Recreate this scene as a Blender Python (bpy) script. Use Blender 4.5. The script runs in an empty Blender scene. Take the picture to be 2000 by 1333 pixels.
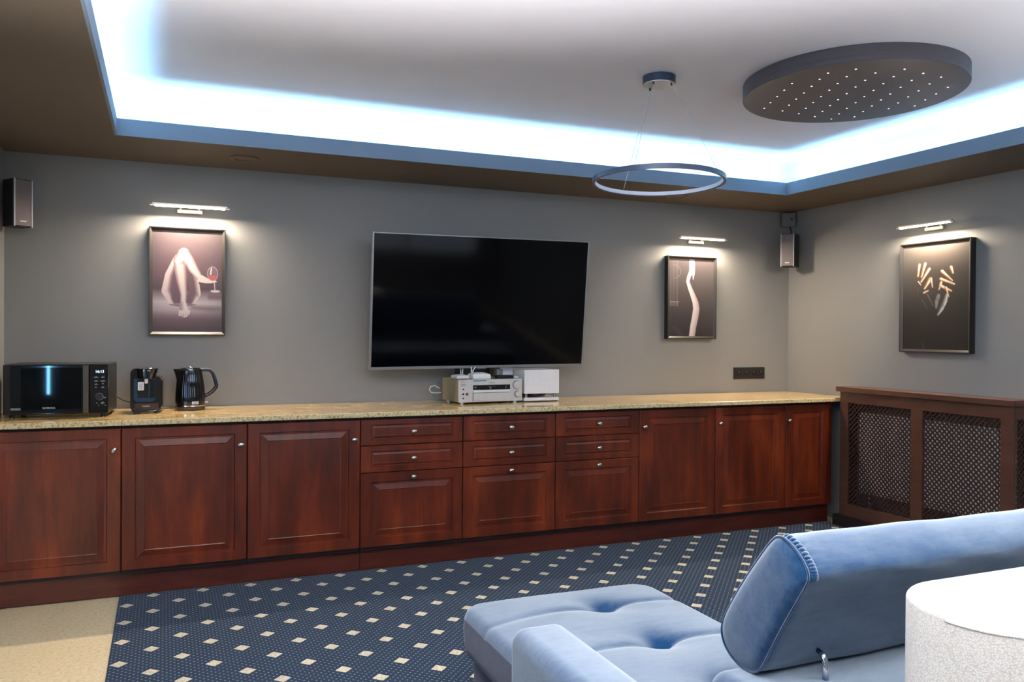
import bpy, bmesh, math, random
import numpy as np
from mathutils import Vector, Matrix
PI = math.pi
S = bpy.context.scene
COL = S.collection
random.seed(7)

# ---------------------------------------------------------------- camera, world, light, exposure
F_PX, YAW, PITCH, ROLL, CAM_D, CAM_H = 1615.17, 0.39845, -0.00885, 0.00663, 5.168, 1.339
cd = bpy.data.cameras.new('camera'); cam = bpy.data.objects.new('camera', cd); COL.objects.link(cam)
_f = Vector((math.sin(YAW), math.cos(YAW), 0)); _r = Vector((math.cos(YAW), -math.sin(YAW), 0)); _u = Vector((0, 0, 1))
_f2 = _f * math.cos(PITCH) + _u * math.sin(PITCH); _u2 = _u * math.cos(PITCH) - _f * math.sin(PITCH)
_r3 = _r * math.cos(ROLL) + _u2 * math.sin(ROLL); _u3 = _u2 * math.cos(ROLL) - _r * math.sin(ROLL)
M = Matrix((( _r3.x, _u3.x, -_f2.x), (_r3.y, _u3.y, -_f2.y), (_r3.z, _u3.z, -_f2.z))).to_4x4()
M.translation = (0, -CAM_D, CAM_H)
cam.matrix_world = M
cd.sensor_width = 36; cd.lens = F_PX / 2000 * 36; cd.clip_start = 0.05
S.camera = cam

wd = bpy.data.worlds.new('world'); S.world = wd; wd.use_nodes = True
wd.node_tree.nodes['Background'].inputs[0].default_value = (0.5, 0.6, 0.8, 1)
wd.node_tree.nodes['Background'].inputs[1].default_value = 0.3
S.view_settings.view_transform = 'Standard'; S.view_settings.look = 'None'
S.view_settings.exposure = 0.0; S.view_settings.gamma = 1.0; S.view_settings.use_curve_mapping = False

# room key figures
XL, XR, ZS, ZF, ZC = -0.7936, 4.5394, 2.3038, 2.3872, 2.555   # left pier, right wall, soffit, fascia top, ceiling
TX0, TX1, TY0, TY1 = -0.2155, 3.9375, -0.6567, -5.8           # tray opening in the soffit
CG = 0.157                                                    # cove gap behind the fascia
ROOM_X0, ROOM_Y1 = -3.0, -7.2
COVE = (0.30, 0.66, 1.0)

def area(name, loc, rot, sx, sy, power, color, spread=PI):
    l = bpy.data.lights.new(name, 'AREA'); l.shape = 'RECTANGLE'; l.size = sx; l.size_y = sy
    l.energy = power; l.color = color; l.spread = spread
    o = bpy.data.objects.new(name, l); COL.objects.link(o); o.location = loc; o.rotation_euler = rot
    return o
# hidden cove LEDs lying on the ledge behind the fascia (all four sides), shining up
CW = 4.6
_zl = ZS + 0.035
LX, LY = TX1 - TX0, TY0 - TY1
area('cove_led_light', ((TX0+TX1)/2, TY0+0.07, _zl), (PI, 0, 0), LX, 0.03, CW*LX, COVE)
area('cove_led_light', ((TX0+TX1)/2, TY1-0.07, _zl), (PI, 0, 0), LX, 0.03, CW*LX, COVE)
area('cove_led_light', (TX1+0.07, (TY0+TY1)/2, _zl), (PI, 0, 0), 0.03, LY, CW*LY, COVE)
area('cove_led_light', (TX0-0.07, (TY0+TY1)/2, _zl), (PI, 0, 0), 0.03, LY, CW*LY, COVE)
# fill added behind the camera, set in made-up rear windows
area('window_fill_light', (2.6, -7.05, 1.45), (PI/2, 0, 0), 3.2, 1.3, 3, (0.86, 0.93, 1.0))
# bluish daylight fill from an unseen window added in the far left wall
area('window_fill_light', (-2.93, -4.4, 1.45), (0, -PI/2, 0), 1.3, 2.2, 24, (0.24, 0.52, 1.0))
# added fill lamps: two flat pendants above the frame, two uplighters out of view
for _x, _y, _dn in ((2.75, -4.45, 36), (0.60, -4.45, 4)):
    area('fill_down_light', (_x, _y, 2.295), (0, 0, 0), 0.9, 0.5, _dn, (1.0, 0.97, 0.94), math.radians(118))
for _x, _y, _z, _up in ((0.20, -4.50, 0.75, 320), (3.3, -4.35, 1.05, 30)):
    area('fill_up_light', (_x, _y, _z), (PI, 0, 0), 0.35, 0.35, _up, (1.0, 0.965, 0.98), math.radians(118))

# ---------------------------------------------------------------- materials
MATS = {}
def lin(c):
    return tuple((v/12.92 if v <= 0.04045 else ((v+0.055)/1.055)**2.4) for v in [x/255 for x in c]) + (1,)
class NT:
    def __init__(s, name):
        s.m = bpy.data.materials.new(name); s.m.use_nodes = True; s.t = s.m.node_tree
        s.b = s.t.nodes['Principled BSDF']
        MATS[name] = s.m
    def n(s, typ, **kw):
        o = s.t.nodes.new(typ)
        for k, v in kw.items():
            if k.startswith('i_'):
                key = k[2:]; key = int(key) if key.isdigit() else key
                s.setin(o, key, v)
            else: setattr(o, k, v)
        return o
    def setin(s, o, key, v):
        if isinstance(v, bpy.types.NodeSocket): s.t.links.new(v, o.inputs[key])
        else: o.inputs[key].default_value = v
    def m2(s, op, a, b=0.0, c=0.0, clamp=False):
        o = s.t.nodes.new('ShaderNodeMath'); o.operation = op; o.use_clamp = clamp
        s.setin(o, 0, a); s.setin(o, 1, b); s.setin(o, 2, c)
        return o.outputs[0]
    def mix(s, fac, a, b):
        o = s.t.nodes.new('ShaderNodeMix'); o.data_type = 'RGBA'
        s.setin(o, 0, fac); s.setin(o, 6, a); s.setin(o, 7, b)
        return o.outputs[2]
    def coord(s, kind='Object', scale=(1, 1, 1)):
        c = s.t.nodes.new('ShaderNodeTexCoord'); mp = s.t.nodes.new('ShaderNodeMapping')
        mp.inputs['Scale'].default_value = scale
        s.t.links.new(c.outputs[kind], mp.inputs[0]); return mp.outputs[0]
    def noise(s, vec, scale, detail=3, rough=0.5):
        return s.n('ShaderNodeTexNoise', i_Vector=vec, i_Scale=scale, i_Detail=detail, i_Roughness=rough).outputs[0]
    def ramp(s, fac, stops):
        o = s.t.nodes.new('ShaderNodeValToRGB'); s.setin(o, 0, fac); e = o.color_ramp.elements
        while len(e) < len(stops): e.new(0.5)
        for el, (p, c) in zip(e, stops): el.position = p; el.color = c
        return o.outputs[0]
    def bump(s, h, strength, dist=0.002):
        b = s.n('ShaderNodeBump', i_Height=h, i_Strength=strength, i_Distance=dist)
        s.t.links.new(b.outputs[0], s.b.inputs['Normal'])
    def set(s, **kw):
        for k, v in kw.items(): s.setin(s.b, k.replace('_', ' '), v)
        return s

def plain(name, rgb, rough=0.5, metal=0.0, var=0.06, nscale=30, **kw):
    """even colour with a faint procedural variation"""
    t = NT(name); c = lin(rgb)
    v = t.noise(t.coord(), nscale, 2)
    a = tuple(x*(1-var) for x in c[:3])+(1,); b = tuple(min(1, x*(1+var)) for x in c[:3])+(1,)
    t.set(Base_Color=t.mix(v, a, b), Roughness=rough, Metallic=metal, **kw)
    return t.m
def emis(name, rgb, strength, base=(200, 200, 200)):
    t = NT(name); t.set(Base_Color=lin(base), Emission_Color=lin(rgb), Emission_Strength=strength, Roughness=0.4)
    return t.m

def wall_mat(name, rgb):
    t = NT(name); v = t.coord(); c = lin(rgb)
    n = t.noise(v, 1.2, 4, 0.6)
    t.set(Base_Color=t.mix(n, tuple(x*0.93 for x in c[:3])+(1,), tuple(x*1.07 for x in c[:3])+(1,)), Roughness=0.62)
    t.b.inputs['Specular IOR Level'].default_value = 0.35
    t.bump(t.noise(v, 220, 3), 0.12, 0.001)
    return t.m
wall_mat('wall_paint', (130, 130, 129))
wall_mat('soffit_shade_tint', (98, 88, 76))  # wall colour with shade and warm lamp tone put in
wall_mat('fascia_cove_tint', (118, 134, 152))  # blue of the cove light mixed into the fascia colour
wall_mat('ceiling_white', (242, 240, 243))

t = NT('cherry'); oi = t.n('ShaderNodeObjectInfo')
vec = t.n('ShaderNodeVectorMath', operation='ADD', i_0=t.coord('Object', (1, 1, 0.16)), i_1=oi.outputs['Random'])
rnd = t.n('ShaderNodeVectorMath', operation='SCALE', i_0=vec.outputs[0], i_Scale=1.0)
g1 = t.noise(rnd.outputs[0], 9, 6, 0.62); g2 = t.noise(t.coord('Object', (1, 1, 0.05)), 90, 4, 0.6); blot = t.noise(t.coord('Object', (1, 1, 0.5)), 4.5, 3)
base = t.ramp(t.m2('ADD', t.m2('MULTIPLY', g1, 0.6), t.m2('MULTIPLY', blot, 0.4)), [(0.33, lin((54, 19, 9))), (0.5, lin((86, 31, 14))), (0.68, lin((126, 52, 22)))])
fine = t.m2('MULTIPLY_ADD', g2, 0.55, 0.72)
col = t.n('ShaderNodeVectorMath', operation='SCALE', i_0=base, i_Scale=fine)
t.set(Base_Color=col.outputs[0], Roughness=0.34, Coat_Weight=0.1, Coat_Roughness=0.22, Specular_IOR_Level=0.4)
t.bump(g2, 0.06, 0.001)

t = NT('cherry_plinth')
g = t.noise(t.coord('Object', (0.15, 1, 1)), 14, 5, 0.6)
t.set(Base_Color=t.ramp(g, [(0.3, lin((58, 22, 15))), (0.7, lin((92, 36, 22)))]), Roughness=0.36)

t = NT('cover_wood')
g = t.noise(t.coord('Object', (1, 0.15, 1)), 18, 5, 0.6)
t.set(Base_Color=t.ramp(g, [(0.3, lin((74, 47, 36))), (0.7, lin((96, 62, 47)))]), Roughness=0.34)
plain('lattice_wood', (58, 36, 28), 0.45)
plain('dark_plinth', (40, 32, 30), 0.4)

t = NT('granite'); v = t.coord()
big = t.noise(v, 7, 5, 0.65); sp = t.noise(v, 75, 3, 0.7); vo = t.n('ShaderNodeTexVoronoi', i_Vector=v, i_Scale=120.0).outputs['Distance']
c1 = t.ramp(big, [(0.3, lin((190, 150, 92))), (0.5, lin((222, 190, 130))), (0.7, lin((236, 214, 166)))])
c2 = t.mix(t.m2('GREATER_THAN', sp, 0.60), c1, lin((150, 116, 66)))
c3 = t.mix(t.m2('MULTIPLY', t.m2('LESS_THAN', vo, 0.22), t.m2('GREATER_THAN', t.noise(v, 24, 2), 0.52)), c2, lin((84, 72, 60)))
t.set(Base_Color=c3, Roughness=0.09, Specular_IOR_Level=0.6)
t = NT('granite_edge'); v = t.coord()
sp = t.noise(v, 110, 3, 0.7); big = t.noise(v, 12, 3)
c1 = t.ramp(sp, [(0.34, lin((70, 66, 62))), (0.44, lin((176, 158, 120))), (0.56, lin((214, 200, 164))), (0.7, lin((186, 178, 164)))])
t.set(Base_Color=t.mix(t.m2('MULTIPLY', big, 0.5), c1, lin((205, 180, 110))), Roughness=0.25)

t = NT('stone_floor'); v = t.coord()
a = t.noise(v, 62, 5, 0.85); b = t.noise(v, 2.4, 3)
c1 = t.ramp(a, [(0.32, lin((170, 132, 88))), (0.42, lin((226, 202, 156))), (0.6, lin((244, 230, 192))), (0.7, lin((252, 244, 216)))])
t.set(Base_Color=t.mix(t.m2('MULTIPLY', b, 0.35), c1, lin((236, 208, 158))), Roughness=0.4)

# carpet: printed diamonds on a centred lattice, small dots between them
t = NT('carpet'); tc = t.n('ShaderNodeTexCoord'); sx = t.n('ShaderNodeSeparateXYZ', i_0=tc.outputs['Object'])
X, Y = sx.outputs[0], sx.outputs[1]
PX, PY, X0, Y0 = 0.2350, 0.2555, -0.163, -0.759
def cell(off):
    a = t.m2('ABSOLUTE', t.m2('SUBTRACT', t.m2('FRACT', t.m2('ADD', t.m2('DIVIDE', t.m2('SUBTRACT', X, X0), PX), 0.5+off+50)), 0.5))
    b = t.m2('ABSOLUTE', t.m2('SUBTRACT', t.m2('FRACT', t.m2('ADD', t.m2('DIVIDE', t.m2('SUBTRACT', Y, Y0), PY), 0.5+off+50)), 0.5))
    return t.m2('ADD', t.m2('MULTIPLY', a, PX), t.m2('MULTIPLY', b, PY))
dia = t.m2('MINIMUM', cell(0.0), cell(0.5))
def dots(px, py, off, r):
    a = t.m2('SUBTRACT', t.m2('FRACT', t.m2('ADD', t.m2('DIVIDE', t.m2('SUBTRACT', X, X0), px), 0.5+off+400)), 0.5)
    b = t.m2('SUBTRACT', t.m2('FRACT', t.m2('ADD', t.m2('DIVIDE', t.m2('SUBTRACT', Y, Y0), py), 0.5+off+400)), 0.5)
    a = t.m2('MULTIPLY', a, px); b = t.m2('MULTIPLY', b, py)
    return t.m2('SQRT', t.m2('ADD', t.m2('MULTIPLY', a, a), t.m2('MULTIPLY', b, b)))
dd = t.m2('MINIMUM', dots(PX/8, PY/8, 0.0, 0), dots(PX/8, PY/8, 0.5, 0))
dot = t.m2('LESS_THAN', dd, 0.0036)
wob = t.m2('MULTIPLY', t.m2('SUBTRACT', t.noise(tc.outputs['Object'], 190, 2), 0.5), 0.010)
isd = t.m2('LESS_THAN', t.m2('ADD', dia, wob), 0.034)
near = t.m2('LESS_THAN', dia, 0.040)
nz = t.noise(tc.outputs['Object'], 380, 2, 0.8)
navy = t.mix(nz, lin((16, 30, 48)), lin((44, 60, 80)))
blue = t.mix(dot, navy, lin((116, 142, 162)))
blue = t.mix(near, blue, lin((38, 48, 66)))
beige = t.mix(t.m2('GREATER_THAN', t.noise(tc.outputs['Object'], 230, 2, 0.7), 0.56), lin((222, 214, 186)), lin((160, 146, 124)))
t.set(Base_Color=t.mix(isd, blue, beige), Roughness=0.95, Sheen_Weight=0.12, Sheen_Roughness=0.4, Specular_IOR_Level=0.1)
t.bump(nz, 0.5, 0.003)

def velvet(name, deep, pale, sheen=1.0):
    """velvet pile: deep colour seen face-on, pale where the pile is seen at a slant"""
    t = NT(name); v = t.coord()
    n = t.noise(v, 5.5, 5, 0.65); n2 = t.noise(v, 420, 2)
    brush = t.noise(t.coord('Object', (1, 3.0, 3.0)), 16, 5, 0.7)
    f = t.m2('ADD', t.m2('MULTIPLY', n, 0.55), t.m2('MULTIPLY', brush, 0.45))
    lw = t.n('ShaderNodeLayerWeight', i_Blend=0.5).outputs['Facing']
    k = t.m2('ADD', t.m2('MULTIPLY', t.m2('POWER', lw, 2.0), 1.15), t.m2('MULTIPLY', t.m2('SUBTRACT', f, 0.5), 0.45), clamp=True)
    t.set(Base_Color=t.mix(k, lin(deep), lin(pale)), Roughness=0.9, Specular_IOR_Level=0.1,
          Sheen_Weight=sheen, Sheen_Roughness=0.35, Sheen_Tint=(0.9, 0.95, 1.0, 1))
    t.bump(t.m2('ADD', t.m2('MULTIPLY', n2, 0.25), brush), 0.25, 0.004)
    return t.m
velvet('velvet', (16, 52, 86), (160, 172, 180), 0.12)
velvet('velvet_grey', (48, 52, 66), (100, 106, 122), 0.2)  # dark grey fabric of the chaise sides and sofa bases
t = NT('boucle'); v = t.coord()
vo = t.n('ShaderNodeTexVoronoi', i_Vector=v, i_Scale=260.0).outputs['Distance']; n = t.noise(v, 520, 3, 0.8)
t.set(Base_Color=t.ramp(t.m2('ADD', t.m2('MULTIPLY', vo, 0.5), t.m2('MULTIPLY', n, 0.5)), [(0.25, lin((244, 240, 232))), (0.62, lin((206, 198, 184)))]), Roughness=0.95, Sheen_Weight=0.3)
t.bump(t.m2('SUBTRACT', n, t.m2('MULTIPLY', vo, 0.35)), 0.6, 0.003)

plain('black_plastic', (18, 18, 20), 0.35)
plain('black_gloss', (10, 11, 14), 0.06, Coat_Weight=0.6, Coat_Roughness=0.03)
plain('black_satin', (26, 26, 28), 0.28)
plain('screen_black', (5, 5, 6), 0.025, Specular_IOR_Level=0.35)
plain('tv_black', (4, 4, 5), 0.08, Specular_IOR_Level=0.18)
plain('bezel', (150, 152, 154), 0.32, 0.7)
plain('chrome', (210, 212, 216), 0.08, 1.0)
plain('nickel', (196, 192, 184), 0.28, 1.0)
plain('silver_face', (206, 206, 204), 0.38, 0.35)
plain('silver_side', (150, 140, 118), 0.42, 0.35)
plain('white_plastic', (228, 226, 222), 0.4)
plain('white_lacquer', (226, 226, 228), 0.3)
plain('frame_black', (32, 30, 29), 0.32)
plain('frame_edge', (52, 49, 47), 0.4, 0.3)
plain('speaker_body', (30, 32, 34), 0.5)
plain('speaker_grille', (104, 94, 94), 0.45, 0.4, nscale=600, var=0.2)
plain('speaker_trim', (170, 170, 172), 0.3, 0.8)
plain('grey_box', (92, 90, 86), 0.5)
plain('socket_black', (34, 32, 31), 0.3)
plain('socket_dark', (12, 12, 12), 0.4)
plain('disc_wood', (92, 84, 82), 0.45, nscale=60, var=0.1)
plain('disc_edge', (74, 68, 72), 0.5)
plain('ring_dark', (62, 72, 92), 0.35, 0.3)
plain('opal', (214, 222, 236), 0.4)
plain('lamp_alu', (198, 190, 176), 0.3, 0.6)
plain('brown_ring', (96, 80, 62), 0.5)
plain('wire', (210, 212, 218), 0.35, 0.6)
plain('cable_black', (16, 15, 15), 0.5)
plain('cable_teal', (60, 130, 140), 0.5)
plain('label_white', (206, 206, 210), 0.5)
plain('print_white', (220, 222, 226), 0.5)
plain('print_grey', (120, 122, 126), 0.5)
plain('print_red', (130, 40, 60), 0.5)
plain('teal_strip', (28, 132, 158), 0.35)
plain('handle_bronze', (96, 84, 70), 0.3, 0.9)
plain('radiator_white', (246, 242, 236), 0.4)
plain('display_black', (12, 11, 12), 0.12)
plain('tinted_plastic', (36, 62, 84), 0.12)
plain('brown_gloss', (70, 54, 44), 0.14)
plain('carcass_dark', (30, 16, 13), 0.6)
emis('led_warm', (255, 240, 214), 9.0)
emis('led_cove', (150, 220, 255), 3.0)
emis('star_point', (214, 206, 255), 2.2)
emis('clock_light', (190, 225, 255), 2.5)
emis('fill_glow', (215, 232, 255), 1.5)  # for the added windows
emis('blue_glow', (120, 200, 255), 60.0)
t = NT('print'); at = t.n('ShaderNodeAttribute', attribute_name='Col')
t.set(Base_Color=at.outputs['Color'], Roughness=0.38)

# ---------------------------------------------------------------- helpers
def newbm(): return bmesh.new()
def obj(name, bm, mat, parent=None, smooth=False, angle=None, loc=None):
    me = bpy.data.meshes.new(name); bmesh.ops.recalc_face_normals(bm, faces=bm.faces); bm.to_mesh(me); bm.free()
    for m in (mat if isinstance(mat, (list, tuple)) else [mat]): me.materials.append(MATS[m])
    if smooth:
        me.polygons.foreach_set('use_smooth', [True]*len(me.polygons))
        if angle: me.set_sharp_from_angle(angle=math.radians(angle))
    o = bpy.data.objects.new(name, me); COL.objects.link(o)
    if parent: o.parent = parent
    if loc: o.location = loc
    return o
def thing(name, label, cat, loc=(0, 0, 0), rz=0, group=None):
    o = bpy.data.objects.new(name, None); COL.objects.link(o); o.empty_display_size = 0.05
    o.location = loc; o.rotation_euler = (0, 0, rz); o['label'] = label; o['category'] = cat
    if group: o['group'] = group
    return o
def tag(o, label, cat, group=None):
    o['label'] = label; o['category'] = cat
    if group: o['group'] = group
    return o
def struct(o): o['kind'] = 'structure'; return o
def box(bm, x0, x1, y0, y1, z0, z1, bev=0.0, seg=2, mi=0, mat=None):
    g = bmesh.ops.create_cube(bm, size=1.0); vs = g['verts']
    for v in vs: v.co = Vector(((x0+x1)/2+v.co.x*(x1-x0), (y0+y1)/2+v.co.y*(y1-y0), (z0+z1)/2+v.co.z*(z1-z0)))
    if mat is not None:
        for v in vs: v.co = mat @ v.co
    fs = {f for v in vs for f in v.link_faces}
    for f in fs: f.material_index = mi
    if bev > 0:
        es = list({e for v in vs for e in v.link_edges})
        r = bmesh.ops.bevel(bm, geom=es, offset=bev, segments=seg, affect='EDGES', profile=0.5)
        for f in r['faces']: f.material_index = mi
    return bm
def bx(*a, **k): return box(newbm(), *a, **k)
def tube(bm, pts, r, n=8, closed=False):
    pts = [Vector(p) for p in pts]; N = len(pts); rings = []
    prev = None
    for i, p in enumerate(pts):
        a = pts[(i-1) % N] if (closed or i > 0) else p; b = pts[(i+1) % N] if (closed or i < N-1) else p
        d = (b-a).normalized()
        if prev is None: nrm = d.orthogonal().normalized()
        else: nrm = (prev - d*prev.dot(d)).normalized()
        prev = nrm; bi = d.cross(nrm); rr = r[i] if isinstance(r, (list, tuple)) else r
        rings.append([bm.verts.new(p + (nrm*math.cos(2*PI*k/n)+bi*math.sin(2*PI*k/n))*rr) for k in range(n)])
    for i in range(N if closed else N-1):
        A, B = rings[i], rings[(i+1) % N]
        for k in range(n): bm.faces.new((A[k], A[(k+1) % n], B[(k+1) % n], B[k]))
    if not closed:
        bm.faces.new(rings[0][::-1]); bm.faces.new(rings[-1])
    return bm
def lathe(bm, prof, n=32, c=(0, 0), sx=1, sy=1):
    rings = []
    for r, z in prof:
        if r < 1e-6: rings.append([bm.verts.new((c[0], c[1], z))])
        else: rings.append([bm.verts.new((c[0]+r*sx*math.cos(2*PI*k/n), c[1]+r*sy*math.sin(2*PI*k/n), z)) for k in range(n)])
    for A, B in zip(rings, rings[1:]):
        for k in range(n):
            k2 = (k+1) % n
            if len(A) == 1 and len(B) == 1: continue
            if len(A) == 1: bm.faces.new((A[0], B[k2], B[k]))
            elif len(B) == 1: bm.faces.new((A[k], A[k2], B[0]))
            else: bm.faces.new((A[k], A[k2], B[k2], B[k]))
    return bm
def cylx(bm, c, r, d, axis='y', n=20, bev=0.0):
    """cylinder from c going d along axis"""
    ax = {'x': Vector((1, 0, 0)), 'y': Vector((0, 1, 0)), 'z': Vector((0, 0, 1))}[axis]
    c = Vector(c); s = 1 if d > 0 else -1
    if bev: tube(bm, [c, c+ax*(d-s*bev), c+ax*d], [r, r, r-bev], n)
    else: tube(bm, [c, c+ax*d], r, n)
    return bm
def text_mesh(name, s, size, mat, parent, M4, extrude=0.0004, align='CENTER'):
    cu = bpy.data.curves.new(name, 'FONT'); cu.body = s; cu.size = size; cu.extrude = extrude; cu.align_x = align; cu.align_y = 'CENTER'; cu.resolution_u = 2
    to = bpy.data.objects.new(name, cu); COL.objects.link(to); bpy.context.view_layer.update()
    me = bpy.data.meshes.new_from_object(to); bpy.data.objects.remove(to); bpy.data.curves.remove(cu)
    me.materials.clear(); me.materials.append(MATS[mat]); me.transform(M4)
    o = bpy.data.objects.new(name, me); COL.objects.link(o)
    if parent: o.parent = parent
    return o
def FRONT(x, y, z, tilt=0.0):   # text plane facing -y
    return Matrix.Translation((x, y, z)) @ Matrix.Rotation(PI/2, 4, 'X')
def ringpanel(bm, x0, x1, z0, z1, yf, rings, thick):
    """front of a raised panel facing -y: rings = [(inset_x, inset_z, depth_back)], last ring filled; closed body behind"""
    loops = []
    for ix, iz, dp in rings:
        loops.append([bm.verts.new((x, yf+dp, z)) for x, z in ((x0+ix, z0+iz), (x1-ix, z0+iz), (x1-ix, z1-iz), (x0+ix, z1-iz))])
    back = [bm.verts.new((x, yf+thick, z)) for x, z in ((x0, z0), (x1, z0), (x1, z1), (x0, z1))]
    seq = [back]+loops
    for A, B in zip(seq, seq[1:]):
        for k in range(4): bm.faces.new((A[k], A[(k+1) % 4], B[(k+1) % 4], B[k]))
    bm.faces.new(loops[-1]); bm.faces.new(back[::-1])
    return bm

# ---------------------------------------------------------------- the room
struct(obj('floor', bx(ROOM_X0, XR+0.1, ROOM_Y1, 0.1, -0.08, 0.0), 'stone_floor'))
struct(obj('wall_back', bx(ROOM_X0, XR+0.1, 0.0, 0.1, 0.0, 2.75), 'wall_paint'))
struct(obj('wall_right', bx(XR, XR+0.1, ROOM_Y1, 0.0, 0.0, 2.75), 'wall_paint'))
struct(obj('wall_left', bx(XL-0.12, XL, -0.72, 0.0, 0.0, ZS), 'wall_paint'))
struct(obj('wall_far_left', bx(ROOM_X0-0.1, ROOM_X0, ROOM_Y1, 0.1, 0.0, 2.75), 'wall_paint'))
struct(obj('wall_rear', bx(ROOM_X0, XR+0.1, ROOM_Y1-0.1, ROOM_Y1, 0.0, 2.75), 'wall_paint'))
struct(obj('ceiling', bx(ROOM_X0, XR+0.1, ROOM_Y1, 0.1, ZC, ZC+0.1), 'ceiling_white'))
# dropped soffit: four boards round the tray opening, a lip (fascia) and the white cove wall behind it
bm = newbm()
zs1 = ZS+0.02
w = 0.012
box(bm, ROOM_X0, XR, TY0+w, 0.0, ZS, zs1); box(bm, ROOM_X0, XR, ROOM_Y1, TY1-w, ZS, zs1)
box(bm, ROOM_X0, TX0-w, TY1-w, TY0+w, ZS, zs1); box(bm, TX1+w, XR, TY1-w, TY0+w, ZS, zs1)
struct(obj('trim_1', bm, 'soffit_shade_tint'))
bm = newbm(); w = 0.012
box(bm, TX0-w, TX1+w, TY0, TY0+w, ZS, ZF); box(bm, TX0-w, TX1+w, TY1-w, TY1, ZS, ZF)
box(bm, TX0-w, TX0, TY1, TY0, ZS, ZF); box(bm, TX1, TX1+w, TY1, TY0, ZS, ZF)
struct(obj('trim_2', bm, 'fascia_cove_tint'))
bm = newbm(); g = CG
box(bm, TX0-g-0.02, TX1+g+0.02, TY0+g, TY0+g+0.02, zs1, ZC); box(bm, TX0-g-0.02, TX1+g+0.02, TY1-g-0.02, TY1-g, zs1, ZC)
box(bm, TX0-g-0.02, TX0-g, TY1-g, TY0+g, zs1, ZC); box(bm, TX1+g, TX1+g+0.02, TY1-g, TY0+g, zs1, ZC)
struct(obj('trim_3', bm, 'ceiling_white'))
# LED strips on the ledge (out of sight from the camera, where the light comes from)
for lab, (x0, x1, y0, y1) in {
    'blue LED strip hidden in the ceiling cove above the cabinets': (TX0, TX1, TY0+0.055, TY0+0.067),
    'blue LED strip hidden in the ceiling cove along the right wall': (TX1+0.055, TX1+0.067, TY1, TY0),
    'blue LED strip hidden in the ceiling cove on the left side': (TX0-0.067, TX0-0.055, TY1, TY0)}.items():
    tag(obj('led_strip', bx(x0, x1, y0, y1, zs1, zs1+0.004), 'led_cove'), lab, 'LED strip', 'LED strips in the ceiling cove')
# added lit windows, out of view, and a glowing strip on the rear wall
bm = newbm()
for i in range(3): box(bm, 1.0+i*1.08, 2.02+i*1.08, ROOM_Y1, ROOM_Y1+0.03, 0.85, 2.1)
w1 = struct(obj('fill_window_1', bm, 'fill_glow'))
bm = newbm()
for i in range(4): box(bm, 0.94+i*1.08, 1.0+i*1.08, ROOM_Y1, ROOM_Y1+0.06, 0.79, 2.16)
box(bm, 0.94, 4.24, ROOM_Y1, ROOM_Y1+0.06, 0.79, 0.85); box(bm, 0.94, 4.24, ROOM_Y1, ROOM_Y1+0.06, 2.1, 2.16)
obj('fill_window_frame', bm, 'white_lacquer', w1)
struct(obj('fill_window_3', bx(ROOM_X0, ROOM_X0+0.02, -5.5, -3.3, 0.8, 2.1), 'fill_glow'))  # unseen window added for the bluish light from the left
struct(obj('streak_glow_strip', bx(-2.29, -2.262, ROOM_Y1, ROOM_Y1+0.02, 0.55, 2.1), 'blue_glow'))  # added glowing strip, mirrored as a blue streak in the microwave

for _x, lab in ((2.75, 'flat rectangular pendant lamp added out of view for fill above the sofa'), (0.60, 'flat rectangular pendant lamp added out of view for fill above the camera')):
    t = thing('fill_pendant_lamp', lab, 'pendant lamp', (_x, -4.45, 2.30))  # added fitting around the downward fill
    obj('frame', bx(-0.47, 0.47, -0.27, 0.27, 0.0, 0.04, bev=0.004), 'white_lacquer', t)
    for sx_ in (-0.4, 0.4): obj('wire', tube(newbm(), [(sx_, 0, 0.04), (sx_, 0, ZC-2.301)], 0.0015, 6), 'wire', t)
for _x, _y, _z, lab in ((0.20, -4.50, 0.75, 'low black uplighter added out of view below the camera'), (3.3, -4.35, 1.05, 'low black uplighter added out of view beside the armchair')):
    t = thing('fill_uplighter', lab, 'added fill lamp', (_x, _y, 0.0))  # added lamp body under the upward fill
    obj('base', lathe(newbm(), [(0, 0.006), (0.14, 0.006), (0.14, 0.02), (0.03, 0.03), (0, 0.03)], 32), 'black_plastic', t, smooth=True, angle=40)
    obj('pole', tube(newbm(), [(0, 0, 0.03), (0, 0, _z-0.03)], 0.012, 12), 'black_plastic', t, smooth=True, angle=40)
    obj('bowl', lathe(newbm(), [(0, _z-0.04), (0.24, _z-0.02), (0.27, _z), (0.26, _z), (0.23, _z-0.012), (0, _z-0.02)], 40), 'black_plastic', t, smooth=True, angle=60)
# carpet
tag(obj('carpet', bx(-0.203, 4.42, -6.6, -0.5815, 0.0, 0.006), 'carpet'), 'navy blue carpet with small cream diamonds and pale dots', 'carpet')

# ---------------------------------------------------------------- base cabinets
def knob(parent, x, z, yf=-0.64, tilt=0.0):
    bm = newbm()
    tube(bm, [(0, 0, 0), (0, -0.004, 0), (0, -0.010, 0), (0, -0.014, 0)], [0.007, 0.0055, 0.005, 0.008], 10)
    s = bmesh.ops.create_uvsphere(bm, u_segments=16, v_segments=10, radius=1.0)['verts']
    R = Matrix.Rotation(tilt, 3, 'Y')
    for v in s:
        q = R @ Vector((v.co.x*0.0175, v.co.y*0.009, v.co.z*0.0125)); v.co = q + Vector((0, -0.020, 0))
    return obj('knob', bm, 'nickel', parent, smooth=True, loc=(x, yf, z))
PD = [(0.0, 0.0, 0.003), (0.003, 0.003, 0.0), (0.060, 0.050, 0.0), (0.064, 0.054, 0.006), (0.074, 0.064, 0.0062), (0.104, 0.094, 0.0008), (0.108, 0.098, 0.0022)]
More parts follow.
